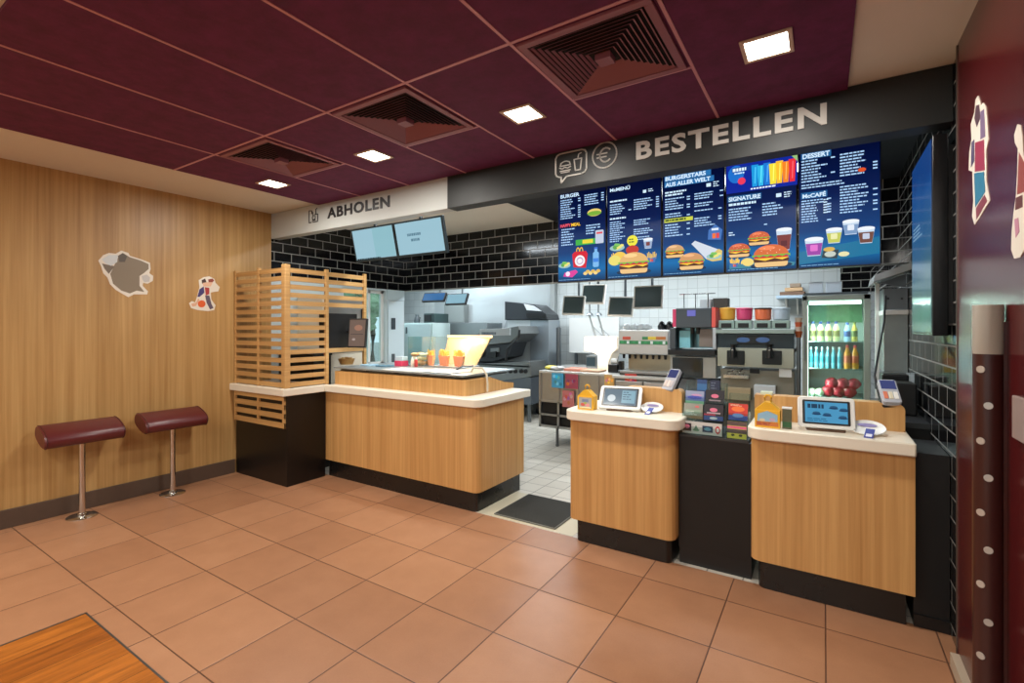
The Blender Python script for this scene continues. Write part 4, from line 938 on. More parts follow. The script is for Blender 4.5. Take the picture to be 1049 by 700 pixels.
terminal(x, 3.365, 1.07, 'payment terminal with a pale front on the left wooden riser', math.radians(-20), 52, (90,100,170), [(206,190,180),(226,206,196),(190,180,180)])
x, z = onY(911,414,3.36)
terminal(x-.0, 3.365, 1.072, 'payment terminal with a blue top and coloured keys on the right wooden riser', math.radians(8), 40, (50,100,196), [(214,120,90),(216,206,180),(236,232,224)])
# ---------------------------------------------------------------- leaflet racks
LC = []
def leaflet(x, y, z, w, h, c, art, lab, lean=.12):
    t = thing('leaflet', lab, 'leaflet', (x+w/2,y,z)); M = Matrix.Translation((x,y,z)) @ Matrix.Rotation(-lean,4,'X')
    MB().box(0,w,0,.008,0,h,tf=M).obj('paper', mat('leaflet_paper_%d_%d_%d'%c,c,.45), t)
    A = Art(M @ frame((0,-.0003,0),(1,0,0),(0,0,1)),'pt')
    for a in art:
        if a[0] == 'e': A.ellipse(a[1]*w,a[2]*h,a[3]*w,a[4]*h,a[5])
        elif a[0] == 'r': A.rect(a[1]*w,a[2]*w,a[3]*h,a[4]*h,a[5])
        else: A.lines(a[1]*w,a[2]*w,a[3]*h,a[4],a[5]*h,a[6],False,.5)
    A.obj('print', t)
def rack(x0, x1, yf, z, rows, lab, step=.055, up=.10, lip=.05):
    t = thing('leaflet_rack', lab, 'leaflet rack', ((x0+x1)/2,yf+.08,z)); n = rows
    D = .05+step*n
    for x in (x0, x1-.004):
        MB().prism([(yf,z),(yf+D,z),(yf+D,z+up*n+.06),(yf+D-.02,z+up*n+.06),(yf,z+lip)],'x',x,x+.004).obj('side_panel', ACR, t)
    for k in range(n):
        bx(x0+.004,x1-.004,yf+step*k,yf+step*k+.004,z+up*k,z+up*k+lip).obj('pocket_lip', ACR, t)
        bx(x0+.004,x1-.004,yf+step*k+.004,yf+step*(k+1),z+up*k,z+up*k+.004).obj('shelf', ACR, t)
    bx(x0+.004,x1-.004,yf+D-.004,yf+D,z,z+up*n+.06).obj('back_panel', ACR, t)
    return t
ZR = .815
x0, _ = onY(697.5,440,3.17); x1, _ = onY(741,440,3.17)
rack(x0,x1,3.16,ZR,3,'wide clear leaflet rack standing on the black cabinet',.045,.085)
hw = (x1-x0)/2; PK = (226,120,150)
for r_, (y, z) in enumerate([(3.168,ZR+.006),(3.213,ZR+.091),(3.258,ZR+.176)]):
    if r_ == 0:
        # white info strip with four small emblems
        t = thing('info_strip', 'white strip with four small emblems in the lowest pocket of the wide rack', 'card', (x0+hw,y,z))
        bx(x0+.008,x1-.008,y,y+.004,z,z+.075).obj('card', mat('strip_white',(206,204,200),.4), t)
        A = Art(frame((x0+.008,y-.0003,z),(1,0,0),(0,0,1)),'pt'); W = x1-x0-.016
        A.rect(.02*W,.24*W,.014,.062,(50,34,46)); A.ellipse(.13*W,.042,.07*W,.012,PK); A.ellipse(.36*W,.024,.09*W,.008,(120,160,120)); A.poly([(.29*W,.02),(.44*W,.02),(.36*W,.055)],(90,130,110))
        A.rect(.52*W,.78*W,.016,.055,(30,60,90)); A.ellipse(.65*W,.036,.09*W,.010,(90,160,190)); A.ellipse(.90*W,.036,.06*W,.024,(200,50,60)); A.ellipse(.90*W,.036,.035*W,.013,(236,226,226)); A.obj('print', t)
    elif r_ == 1:
        leaflet(x0+.008,y,z,hw-.012,.095,(150,150,140),[('r',.1,.9,.35,.6,(150,170,150)),('e',.7,.8,.12,.07,(220,110,110)),('r',.0,1,.0,.2,(150,120,90)),('l',.1,.9,.5,3,.1,(210,214,206))],'greyish green leaflet in the middle row of the wide rack')
        leaflet(x0+hw+.004,y,z,hw-.012,.098,(46,40,48),[('e',.5,.66,.2,.13,PK),('r',.15,.85,.42,.5,(190,170,180)),('r',0,1,.0,.28,(46,90,160)),('e',.5,.14,.2,.08,(230,236,240)),('r',0,.6,.3,.4,(206,60,90))],'black leaflet with a pink dot in the middle row of the wide rack')
    else:
        leaflet(x0+.008,y,z,hw-.012,.085,(120,130,190),[('r',0,1,.6,1,(150,160,190)),('e',.5,.5,.4,.14,(70,80,180)),('r',0,1,.0,.26,(150,196,160)),('e',.6,.7,.3,.08,(200,150,190))],'lilac blue leaflet in the top row of the wide rack')
        leaflet(x0+hw+.004,y,z,hw-.012,.098,(40,38,46),[('e',.5,.62,.2,.13,PK),('r',.2,.8,.3,.38,(200,160,170))],'black leaflet with a pink dot in the top row of the wide rack')
for q, (px, c) in enumerate(((722,(40,70,120)),(735,(36,44,70)))):
    x, _ = onY(px,388,3.42)
    leaflet(x-.03,3.32,ZR+.19,.06,.14,c,[('r',0,1,.5,.8,(60,110,160))] if q == 0 else [('l',.1,.9,.9,4,.12,(90,100,120))],['blue leaflet standing behind the wide rack','dark navy leaflet standing behind the wide rack'][q])
t = thing('leaflet_stand', 'grey back stand behind the wide rack carrying two leaflets', 'stand', (x0+.18,3.34,ZR))
bx(x0+.10,x1,3.315,3.355,ZR,ZR+.19).obj('block', mat('smoky_plastic',(70,74,80),.3), t)
x0, _ = onY(744,440,3.17); x1, _ = onY(766,440,3.17)
rack(x0,x1,3.15,ZR,2,'narrow clear leaflet rack with a tall back standing on the black cabinet',.05,.10)
leaflet(x0+.006,3.158,ZR+.006,x1-x0-.012,.10,(206,196,70),[('r',0,1,.3,.55,(70,60,60)),('r',0,1,.58,.72,(220,90,130)),('r',0,1,.75,1,(90,70,66)),('e',.3,.2,.1,.07,(40,60,30)),('e',.7,.2,.1,.07,(40,60,30))],'yellow footed leaflet in the lower pocket of the narrow rack')
leaflet(x0+.006,3.21,ZR+.106,x1-x0-.012,.10,(208,60,50),[('r',0,1,0,.3,(40,80,170)),('e',.5,.3,.3,.12,(110,150,220)),('e',.5,.68,.35,.16,(240,120,60)),('l',.1,.9,.95,2,.06,(236,200,170))],'bright red leaflet in the upper pocket of the narrow rack')
# ================================================================ KITCHEN: PREP BENCH behind the left order counter
YP = 5.35; YD = 4.9
xa, _ = onY(552,400,YP); xb = -1.99
t = thing('prep_bench', 'stainless prep bench with open lower frame behind the left order counter', 'bench', ((xa+xb)/2,YP+.4,0))
ZP = onY(560,380,YP)[1]
bx(xa,xb,YP,YP+.6,ZP-.03,ZP).obj('bench_top', STEELL, t, bev=.004)
zb_ = onY(560,438,YP)[1]; zmid = onY(560,412,YP)[1]
bx(xa,xb,YP+.02,YP+.04,zmid,ZP-.03).obj('front_panel', STEEL, t)
f = MB()
for k in range(4):
    x = xa+k*.26; f.box(x,x+.025,YP,YP+.03,zb_,ZP-.03)
f.box(xa,xb,YP,YP+.02,zb_,zb_+.03).box(xa,xb,YP,YP+.02,(zb_+zmid)/2-.01,(zb_+zmid)/2+.015).box(xa,xb,YP,YP+.02,zmid,zmid+.02); f.obj('rail_frame', STEEL, t)
bx(xa+.01,xb,YP+.05,YP+.58,zb_,zmid).obj('bin_block', BLACK, t)
for x in (xa+.22, xb-.1):
    for y in (YP+.08, YP+.52): MB().lathe([(.02,0),(.022,.02),(.018,.03),(.018,zb_)],(x,y,0),12).obj('leg', STEELD, t, smooth=True)
CARDS = [(565,577,382,398,(60,140,176),'blue card hung on the prep bench front'),(579,592,383,399,(150,60,76),'dark red card hung on the prep bench front'),
 (576,588,400,418,(176,100,96),'faded pink card low on the prep bench front'),(619,629,384,398,(206,160,90),'tan card hung on the prep bench front'),(640,652,383,393,(206,76,66),'orange red card hung on the front of the steel back counter')]
for a, b, c, d, rgb, lab in CARDS:
    YP = 5.35 if a < 640 else 5.145
    x0_, z1_ = onY(a,c,YP-.01); x1_, z0_ = onY(b,d,YP-.01)
    t = thing('price_card', lab, 'card', ((x0_+x1_)/2,YP-.01,z0_))
    bx(x0_,x1_,YP-.006,YP-.001,z0_,z1_).obj('card', pt(rgb), t)
    A = Art(frame((x0_,YP-.0065,z0_),(1,0,0),(0,0,1)),'pt'); ww, hh = x1_-x0_, z1_-z0_
    for q in range(6): A.ellipse(ww*random.uniform(.2,.8),hh*random.uniform(.2,.8),ww*.12,hh*.12,tuple(min(255,max(0,v+random.randint(-50,70))) for v in rgb))
    A.obj('print', t)
# things on the prep bench
YP = 5.35; YD = 4.9
x, _ = onY(565,376,YP+.2)
def cloth_pile(name, x, y, z, r, c, lab, cat, h=.05):
    mb = MB(); rr = random.Random(int(abs(x)*1000)); mb.ball((x,y,z+h*.5),r,(1.4,1,h/r*.5),14,8)
    for v in mb.bm.verts: v.co += Vector((rr.uniform(-.01,.01),rr.uniform(-.01,.01),rr.uniform(-.006,.01)))
    for v in mb.bm.verts: v.co.z = max(v.co.z, z)
    return tag(mb.obj(name, pt(c), loc=(x,y,z), smooth=True), lab, cat)
cloth_pile('rag', x, YP+.2, ZP, .07, (220,206,80), 'crumpled yellow rag on the left end of the prep bench', 'rag')
x, _ = onY(573,378,YP+.2); cloth_pile('rag', x, YP+.15, ZP, .07, (196,196,196), 'crumpled grey white rag beside the yellow rag', 'rag')
x, _ = onY(588,378,YP+.2); tag(MB().prism(rrect(x-.10,x+.12,YP+.1,YP+.35,.02,3),'z',ZP,ZP+.03).obj('food_tray', mat('salmon_tray',(206,132,110),.5), loc=(x,YP+.2,ZP), bev=.004), 'salmon coloured tray on the prep bench', 'tray')
x, _ = onY(606,379,YP+.2); tag(MB().prism(rrect(x-.12,x+.14,YP+.1,YP+.35,.02,3),'z',ZP,ZP+.022).obj('cutting_board', mat('tan_board',(190,150,120),.5), loc=(x,YP+.2,ZP), bev=.004), 'tan cutting board on the prep bench under the heat lamp', 'board')
x, _ = onY(629,374,YP+.25)
t = thing('label_printer', 'small black label printer on the prep bench right of the heat lamp', 'printer', (x,YP+.3,ZP))
bx(x-.06,x+.06,YP+.2,YP+.36,ZP,ZP+.10).obj('body', BLKPL, t, bev=.01); MB().tube([(x-.04,YP+.28,ZP+.13),(x+.04,YP+.28,ZP+.13)],.035,14).obj('paper_roll', WHPL, t, smooth=True); bx(x+.06,x+.10,YP+.22,YP+.34,ZP,ZP+.14).obj('feeder', BLKPL, t, bev=.01)
x0_, _ = onY(635,380,YD+.26); x1_, _ = onY(684,380,YD+.26)
t = thing('steel_drawer_unit', 'long low steel unit on the back counter in front of the drinks dispenser', 'steel unit', ((x0_+x1_)/2,YD+.3,.96))
bx(x0_,x1_,YD+.26,YD+.5,.96,1.01).obj('body', mat('mid_steel',(160,164,164),.3,.8), t, bev=.003); bx(x0_,x1_,YD+.25,YD+.26,.97,.985).obj('slot', BLKPL, t)
# heat lamp over bagging station
YHL = 6.0
P = lambda px, py: onY(px, py, YHL)
t = thing('heat_lamp_hood', 'brightly lit flared heat lamp hood above the prep bench', 'heat lamp', (P(615,378)[0],YHL,ZP))
for nm, pts in (('hood', [(598,345),(632,345),(632,358),(627,362),(623,372),(623,384),(612,384),(612,364),(606,361),(598,360)]),):
    w = MB().prism([P(*p) for p in pts],'y',YHL,YHL+.3); w.obj(nm, mat('lit_cream_hood',(240,226,206),.4), t, bev=.01)
bx(P(612,384)[0],P(623,384)[0],YHL,YHL+.3,0,P(612,384)[1]).obj('column', STEEL, t)
bx(P(602,345)[0],P(628,345)[0],YHL-.03,YHL,P(600,347)[1]-.02,P(600,347)[1]).obj('lamp_bar', mat('white_lamp_bar',(255,244,226),.3,emit=4), t)
area('hood_lamp', P(615,350)[0], YHL-.25, P(600,348)[1]+.05, .3, .1, 5, (1,.92,.8), (math.radians(50),0,0))
# ================================================================ BACK KITCHEN: grill, ovens, white board
YG = 6.5
G_ = lambda px, py: onY(px, py, YG)
t = thing('clamshell_grill', 'large steel clamshell grill with a knobbed control panel in the rear kitchen', 'grill', (G_(505,400)[0],YG+.3,0))
def poly(par, name, pts, y0, y1, m, bev=0, f=G_): return MB().prism([f(*p) for p in pts],'y',y0,y1).obj(name, m, par, bev=bev)
GR = mat('grill_grey_steel',(132,136,136),.3,.7,noise=.15,nscale=3)
poly(t,'control_panel',[(462,374),(543,370.5),(544,386),(500,392),(462,392)],YG,YG+.5,GR,.01)
poly(t,'lower_body',[(470,391),(543,387),(543,415),(470,415)],YG+.03,YG+.6,mat('blue_grey_steel',(104,112,120),.35,.6))
for px in (474, 539):
    for dy in (.1,.5): x = G_(px,410)[0]; MB().lathe([(.03,0),(.03,G_(px,415)[1])],(x,YG+dy,0),12).obj('leg', STEELD, t, smooth=True)
for px in (507,512,523,528,534,538.5):
    x, z = G_(px,380.5); M = Matrix.Translation((x,YG,z)) @ Matrix.Rotation(PI/2,4,'X')
    MB().lathe([(.035,0),(.032,.02),(.02,.03)],(0,0,0),14,tf=M).obj('knob', BLKPL, t, smooth=True)
x0_, z0_ = G_(470,372); x1_, _ = G_(543,372)
bx(x0_,x1_,YG,YG+.6,z0_-.02,z0_+.01).obj('cooking_plate', STEELD, t, bev=.004)
# upper platen housing, sloped
y0, y1 = YG+.05, YG+.75
f = lambda px, py: onY(px, py, YG+.05)
poly(t,'platen_housing',[(486,352),(492,340),(533,334),(535,342),(524,351),(486,355)],YG+.0,YG+.6,GR,.012,f)
poly(t,'press_block',[(482,362),(485,355),(524,351),(519,366),(504,371),(482,371)],YG+.08,YG+.55,mat('dark_press_steel',(62,66,70),.4,.5),.012,f)
for q in (0,1): poly(t,'press_box',[(487+15*q,357),(496+15*q,356.3),(496+15*q,361),(487+15*q,361.6)],YG+.06,YG+.08,GR,.004,f)
poly(t,'name_plate',[(494,337.5),(525,336.5),(525,343.5),(494,344.5)],YG-.02,YG+.0,mat('pale_plate',(196,202,206),.4),.002,f)
A = Art(frame((f(494,344)[0],YG-.0205,f(494,344)[1]),(1,0,0),(0,0,1)),'pt'); A.lines(.04,.42,.06,1,.05,(110,120,130),False,.8); A.obj('plate_print', t)
for px in (490,504): poly(t,'platen_arm',[(px-4,361),(px+5,360),(px+5,366),(px-4,367)],YG+.02,YG+.05,BLKPL,.004,f)
hb = MB(); hb.tube([(*([f(a,b)[0]]),YG,f(a,b)[1]) for a, b in ((534,338),(533,346),(521,358),(520,369))],.02,8); hb.obj('lift_bar', mat('dark_bar',(40,44,48),.3), t, smooth=True)
# tall cabinet oven right of the grill
YO = 7.16; Q = lambda px, py: onY(px, py, YO)
t = thing('tall_fry_cabinet', 'tall steel cabinet with a dark sloped hood beside the grill', 'cabinet', (Q(553,400)[0],YO+.3,0))
poly(t,'side_body',[(543,328),(562,328),(562,404),(543,404)],YO,YO+.42,mat('mid_blue_steel',(150,160,168),.3,.7,noise=.06),.006,Q)
poly(t,'front_body',[(519,328),(543,328),(543,404),(519,404)],YO+.02,YO+.42,mat('bright_steel_panel',(196,202,204),.3,.6),.006,Q)
poly(t,'hood',[(518,309),(548,312),(560,322),(561.5,327.5),(518,328)],YO-.03,YO+.42,mat('slate_hood',(48,52,56),.35,.3),.008,Q)
poly(t,'control_strip',[(540,321),(560,321.5),(560,326),(541,326)],YO-.04,YO-.03,BLKPL,0,Q)
poly(t,'vent_panel',[(538,311.5),(548,313.5),(556,319),(541,318)],YO-.045,YO-.03,LGREY,0,Q)
for px in (546,559): x = Q(px,410)[0]; bx(x-.03,x+.03,YO+.05,YO+.4,0,Q(px,404)[1]).obj('leg', BLKPL, t)
tb = MB().tube([(Q(551,418)[0],YO-.03,Q(551,418)[1]),(Q(549,400)[0],YO-.035,Q(549,400)[1]),(Q(549,388)[0],YO-.03,Q(549,388)[1])],.025,8).obj('hose', BLKPL, t, smooth=True)
# sloped flue above grill
t = thing('grill_flue', 'pale sloped steel flue standing behind the grill', 'flue', (Q(508,330)[0],YO+.5,0))
poly(t,'duct',[(500,340),(510,312),(522,309),(522,340)],YO+.46,YO+.62,mat('flue_steel',(170,178,182),.4,.4),0,Q)
poly(t,'stem',[(503,340),(520,340),(520,410),(503,410)],YO+.46,YO+.62,STEELD,0,Q)
bx(Q(503,410)[0],Q(520,410)[0],YO+.46,YO+.62,0,Q(503,410)[1]).obj('foot', STEELD, t)
poly(t,'white_label',[(517,320),(525,318),(522,334),(516,335)],YO+.44,YO+.458,mat('white_card',(206,210,212),.4),0,Q)
# pale cabinet at far left of rear kitchen
YQ = 6.6; R_ = lambda px, py: onY(px, py, YQ)
t = thing('pale_fridge', 'pale green white cabinet at the left of the rear kitchen', 'fridge', (R_(428,400)[0],YQ+.3,0))
x0_, z1_ = R_(413.5,331); x1_, _ = R_(443,331)
bx(x0_,x1_,YQ,YQ+.5,0,z1_).obj('body', mat('mint_white_enamel',(196,216,214),.35), t, bev=.01)
bx(x0_+.03,x1_-.03,YQ-.02,YQ,.2,z1_-.02).obj('door', mat('mint_white_door',(204,222,222),.3), t, bev=.006)
bx(x0_+.09,x0_+.11,YQ-.04,YQ-.02,z1_-.20,z1_-.08).obj('door_handle', STEELD, t)
x0_, z0_ = R_(433,331); x1_, z1_ = R_(443,321)
t = thing('microwave', 'dark green microwave on top of the pale cabinet', 'microwave', ((x0_+x1_)/2,YQ+.2,z0_))
bx(R_(432,331)[0],R_(443,331)[0],YQ+.05,YQ+.45,z0_,z1_).obj('body', mat('dark_green_enamel',(50,72,72),.35), t, bev=.01); bx(R_(433,331)[0],R_(440,331)[0],YQ+.04,YQ+.05,z0_+.03,z1_-.03).obj('door', BLKPL, t)
x_, _ = R_(419.5,331)
t = thing('coffee_jug', 'small grey jug standing on the pale cabinet left of the microwave', 'jug', (x_,YQ+.2,R_(420,331)[1]))
z_ = R_(420,331)[1]
MB().lathe([(.05,0),(.06,.03),(.045,.10),(.03,.13),(.035,.16)],(x_,YQ+.2,z_),16).obj('jug_body', GREYPL, t, smooth=True); MB().tube([(x_+.04,YQ+.2,z_+.12),(x_+.09,YQ+.2,z_+.10),(x_+.055,YQ+.2,z_+.03)],.008).obj('jug_handle', BLKPL, t, smooth=True)
# steel bench along the rear wall left of the grill
x0_, z1_ = onY(444,331,7.2); x1_, _ = onY(499,336,7.2)
t = thing('tall_steel_unit', 'dull steel unit between the pale cabinet and the grill', 'steel unit', ((x0_+x1_)/2,7.4,0))
bx(x0_,x1_,7.2,7.7,0,z1_).obj('body', mat('dull_steel',(140,148,150),.4,.5,noise=.1), t, bev=.01)
bx(x0_+.1,x0_+.2,7.16,7.2,z1_-.25,z1_-.12).obj('switch_box', mat('switch_grey',(70,78,82),.4), t, bev=.005)
bx(x0_+.28,x0_+.36,7.17,7.2,z1_-.30,z1_-.14).obj('notice', mat('notice_beige',(190,186,170),.5), t)
x0_, z1_ = onY(459,312.5,7.86); x1_, z0_ = onY(479.5,331,7.86)
t = thing('wall_cabinet', 'flat grey steel cabinet mounted on the rear wall above the steel unit', 'cabinet', ((x0_+x1_)/2,7.8,z0_))
bx(x0_,x1_,7.74,7.88,z0_,z1_).obj('body', mat('grey_cabinet',(146,152,150),.35,.5), t, bev=.004); bx(x0_+.02,x1_-.02,7.73,7.74,z0_+.02,z1_-.02).obj('door', mat('grey_cabinet_door',(156,162,160),.35,.5), t)
def kmon(px0, px1, py0, py1, Y, lab, rgb, e, rz=0, tilt=0, frame_m=None, group='kitchen order monitors', stem=True, skew=0):
    x0_, z1_ = onY(px0,py0,Y); x1_, z0_ = onY(px1,py1,Y); w, h = x1_-x0_, z1_-z0_
    t = thing('kitchen_monitor', lab, 'monitor', ((x0_+x1_)/2,Y,z0_), group)
    M = Matrix.Translation(((x0_+x1_)/2,Y,(z0_+z1_)/2)) @ Matrix.Rotation(rz,4,'Z') @ Matrix.Rotation(tilt,4,'X') @ Matrix.Rotation(skew,4,'Y')
    MB().box(-w/2,w/2,0,.05,-h/2,h/2,tf=M).obj('housing', frame_m or WHPL, t, bev=.006)
    MB().box(-w/2+.02,w/2-.02,-.003,0,-h/2+.02,h/2-.02,tf=M).obj('display', mat('kmon_%d_%d_%d'%rgb,rgb,.15,emit=e) if e else mat('dark_display',rgb,.12), t)
    if stem:
        MB().box(-.05,.05,.05,.09,-.05,.05,tf=M).obj('mount', BLKPL, t)
        MB().tube([((x0_+x1_)/2,Y+.08,(z0_+z1_)/2),((x0_+x1_)/2,Y+.18,(z0_+z1_)/2),((x0_+x1_)/2,Y+.18,ZC+.002)],.018,8).obj('hanger_pole', STEELD, t, smooth=True)
    return t
kmon(434,455,299.5,309,6.9,'hanging kitchen monitor with a green and blue display, left one near the bulkhead',(34,110,176),.8,rz=.1,tilt=-.5,frame_m=BLKPL)
kmon(457,478,300.5,312,6.95,'hanging kitchen monitor with a pale blue display beside the green and blue one',(150,200,220),.8,tilt=-.4,frame_m=BLKPL)
DK = (52,58,62)
kmon(577,598,303,322.5,6.1,'small hanging monitor with a dark grey display, leftmost of the four over the prep area',(86,104,108),0,skew=math.radians(2),tilt=-.25,rz=.15)
kmon(596,619.5,291.5,311,6.3,'hanging monitor turned off, high beside the leftmost small one',DK,0,skew=math.radians(2),tilt=-.22)
kmon(623,649,304,324,6.1,'hanging monitor turned off, low between the two high ones',DK,0,skew=math.radians(2),tilt=-.22)
kmon(649,679,293,316,6.0,'large hanging monitor turned off, rightmost of the four over the prep area',(46,50,52),0,tilt=-.15)
# white wall board with marker scribble
YW = 7.7; V = lambda px, py: onY(px, py, YW)
t = thing('white_hood_panel', 'broad white panel behind the heat lamp with faint curved lines', 'panel', (V(607,345)[0],YW,0))
x0_, z1_ = V(583,326); x1_, z0_ = V(634,363)
bx(x0_,x1_,YW,YW+.05,z0_,z1_).obj('panel', mat('white_panel_gloss',(214,216,214),.2), t, bev=.005)
f = MB()
for s_ in (0,.12): f.tube([(x0_+.45+s_,YW-.004,z1_-.15),(x0_+.62+s_,YW-.004,z1_-.3),(x0_+.5+s_,YW-.004,z1_-.5),(x0_+.38+s_,YW-.004,z1_-.62),(x0_+.5+s_,YW-.004,z1_-.75)],.006,6)
f.obj('curved_lines', mat('faint_grey_line',(150,156,160),.4), t, smooth=True)
bx(x0_+.1,x0_+.14,YW+.01,YW+.05,0,z0_).obj('leg', STEELD, t); bx(x1_-.14,x1_-.1,YW+.01,YW+.05,0,z0_).obj('leg', STEELD, t)
# rear bench, dark below
YR = 7.1; x0_, z1_ = onY(568,375,YR); x1_, _ = onY(636,375,YR)
t = thing('rear_bench', 'dark fronted steel bench below the white panel in the rear kitchen', 'bench', ((x0_+x1_)/2,YR+.25,0))
bx(x0_,x1_,YR,YR+.5,z1_-.03,z1_).obj('bench_top', STEELL, t); bx(x0_+.02,x1_,YR+.03,YR+.5,.1,z1_-.03).obj('body', mat('charcoal_front',(36,40,42),.5), t); bx(x0_+.05,x1_,YR+.06,YR+.45,0,.1).obj('kick_plate', BLKPL, t)
for a, b, lab in ((600,611,'left steel container on the rear bench with a dark window'),(626,634,'right steel container on the rear bench')):
    xa_, za_ = onY(a,364,YR+.05); xb__, _ = onY(b,364,YR+.05)
    c = thing('steel_container', lab, 'container', ((xa_+xb__)/2,YR+.2,z1_)); bx(xa_,xb__,YR+.05,YR+.35,z1_,za_).obj('body', STEEL, c, bev=.01); bx(xa_+.02,xb__-.02,YR+.04,YR+.05,z1_+.02,za_-.03).obj('window', mat('dark_window',(60,74,80),.2), c)
xa_, za_ = onY(570,335,YR+.1); xb__, _ = onY(574.5,335,YR+.1)
tag(MB().lathe([(.0+(xb__-xa_)/2,0),((xb__-xa_)/2,za_-z1_-.02),(.02,za_-z1_)],((xa_+xb__)/2,YR+.1,z1_),16).obj('steel_canister', STEELD, loc=((xa_+xb__)/2,YR+.1,z1_), smooth=True), 'tall slim steel canister on the left end of the rear bench', 'canister')
# tap-like arms above the white panel
for q, px in enumerate((604,613)):
    xa_, za_ = onY(px,325,6.75); xb__, zb__ = onY(px+6,345,6.75)
    t = thing('lamp_arm', ['left steel lamp arm hanging over the prep bench','right steel lamp arm hanging over the prep bench'][q], 'lamp arm', (xa_,6.75,za_))
    MB().tube([(xb__,6.75,zb__),(xa_,6.75,za_),(xa_,6.75,za_+.05)],.014,8).obj('arm', STEEL, t, smooth=True)
    MB().lathe([(.055,0),(.045,.03),(.015,.05)],(xa_,6.75,za_+.02),16).obj('shade', STEELD, t, smooth=True)
    MB().tube([(xa_,6.75,za_+.06),(xa_,6.75,ZC)],.008,6).obj('cord', BLKPL, t)
# ================================================================ DRINKS LINE (back counter)
YD = 4.9
x0_, _ = onY(632,390,YD+.45); 
D_ = lambda px, py: onY(px, py, YD)
# floor cabinets
t = thing('back_counter', 'long steel back counter carrying the drink and coffee machines', 'counter', (-1.62,YD+.62,0))
bx(-1.95,-1.31,YD+.25,YD+1.15,.1,.93).obj('body', mat('grey_steel_cabinet',(120,124,124),.4,.6), t); bx(-1.97,-1.29,YD+.22,YD+1.15,.93,.96).obj('counter_top', STEELL, t, bev=.004); bx(-1.93,-1.33,YD+.3,YD+1.05,0,.1).obj('kick_plate', BLKPL, t)
for k in range(2): o = bx(-1.93+k*.31,-1.64+k*.31,YD+.235,YD+.25,.14,.90).obj('door', STEEL, t, bev=.003); bx(-1.93+k*.31+.03,-1.93+k*.31+.05,YD+.215,YD+.235,.5,.7).obj('handle', STEELD, o)
# soda dispenser
YS_ = YD+.60; E_ = lambda px, py: onY(px, py, YS_)
t = thing('drinks_dispenser', 'wide steel drinks dispenser with a green row of buttons behind the left counter', 'drinks dispenser', (E_(660,380)[0],YS_+.3,.96))
x0_, _ = E_(633.5,345); x1_, _ = E_(685,345); zt_ = E_(640,338)[1]; zb_ = E_(640,352.5)[1]; zm_ = E_(640,363)[1]
bx(x0_,x1_,YS_,YS_+.5,zm_,zt_).obj('head', STEELL, t, bev=.015)
bx(x0_+.06,x1_-.03,YS_+.18,YS_+.5,.96,zm_).obj('back_splash', mat('warm_steel_splash',(176,164,140),.3,.7), t)
bx(x0_,x1_,YS_-.02,YS_+.5,.96,.985).obj('drip_tray', STEELD, t, bev=.004)
bx(x0_+.015,x1_-.015,YS_-.006,YS_,zb_,E_(640,349)[1]).obj('green_band', pt((60,140,90)), t)
for k in range(8):
    x = x0_+.05+k*(x1_-x0_-.1)/7; b = bx(x-.014,x+.014,YS_-.012,YS_-.006,zb_+.004,E_(640,349)[1]-.004).obj('button', pt([(70,160,100),(230,236,230)][k%2]), t)
    MB().lathe([(.014,-.05),(.018,0)],(x,YS_+.05,zm_),10).obj('nozzle', BLKPL, t, smooth=True)
for a, b, c in ((638,646,(206,90,70)),(658,664,(60,130,80)),(664,672,(230,200,70)),(672,682,(196,120,60))):
    bx(E_(a,347)[0],E_(b,347)[0],YS_-.006,YS_,E_(a,348)[1],E_(a,345)[1]).obj('flavour_label', pt(c), t)
for k in range(4):
    x, z = E_(637+k*7,338)
    tag(MB().ball((x,YS_+.2,zt_+.035),.05,(1.1,1,.85)).obj('ice_bag', mat('translucent_white_bag',(214,222,226),.3), loc=(x,YS_+.2,zt_), smooth=True), 'rounded white bag lying on top of the drinks dispenser', 'bag', 'white bags on the drinks dispenser')
for k, px in enumerate((673,681)):
    x, z = E_(px,335)
    tag(MB().lathe([(.045,0),(.05,.04),(.03,.085),(.012,.10)],(x,YS_+.2,zt_),14).obj('black_lid_dome', mat('black_dome',(30,34,38),.25), loc=(x,YS_+.2,zt_), smooth=True), ['left black domed container on the drinks dispenser','right black domed container on the drinks dispenser'][k], 'container')
# rack with bottles between machines
# coffee machine
YC = YD-.02; C_ = lambda px, py: onY(px, py, YC)
t = thing('coffee_machine', 'dark coffee machine with a small violet display behind the leaflet racks', 'coffee machine', (C_(712,380)[0],YC+.2,.0))
def cb(par, name, a, b, c, d, y0, y1, m, bev=.004, f=C_):
    x0_, z1_ = f(a,c); x1_, z0_ = f(b,d); return bx(x0_,x1_,y0,y1,z0_,z1_).obj(name, m, par, bev=bev)
DG = mat('graphite_plastic',(66,72,76),.35)
cb(t,'head',692,729,316,336,YC,YC+.34,DG,.008)
cb(t,'display',704,712.5,318,324,YC-.006,YC,mat('violet_display',(120,120,206),.2,emit=.9),0)
cb(t,'side_strip',689,692.5,317,335,YC+.0,YC+.3,pt((206,60,100)),.002); cb(t,'side_strip',729,733,315,335.5,YC,YC+.3,pt((222,90,80)),.002)
cb(t,'left_column',686,692,336,358,YC,YC+.3,DG); cb(t,'right_column',730,733.5,336,358,YC,YC+.3,LGREY)
cb(t,'back_plate',692,730,336,358,YC+.22,YC+.26,mat('cyan_lit_steel',(150,190,196),.2,.5),0)
cb(t,'canister_left',694.5,706,339,357,YC+.05,YC+.15,mat('cyan_milk',(130,196,206),.3),.004)
cb(t,'canister_right',715,729,337,356,YC+.05,YC+.2,mat('brown_hopper',(130,116,106),.3),.004)
cb(t,'drip_tray',685,733.5,358,365,YC-.04,YC+.34,BLKPL,.006)
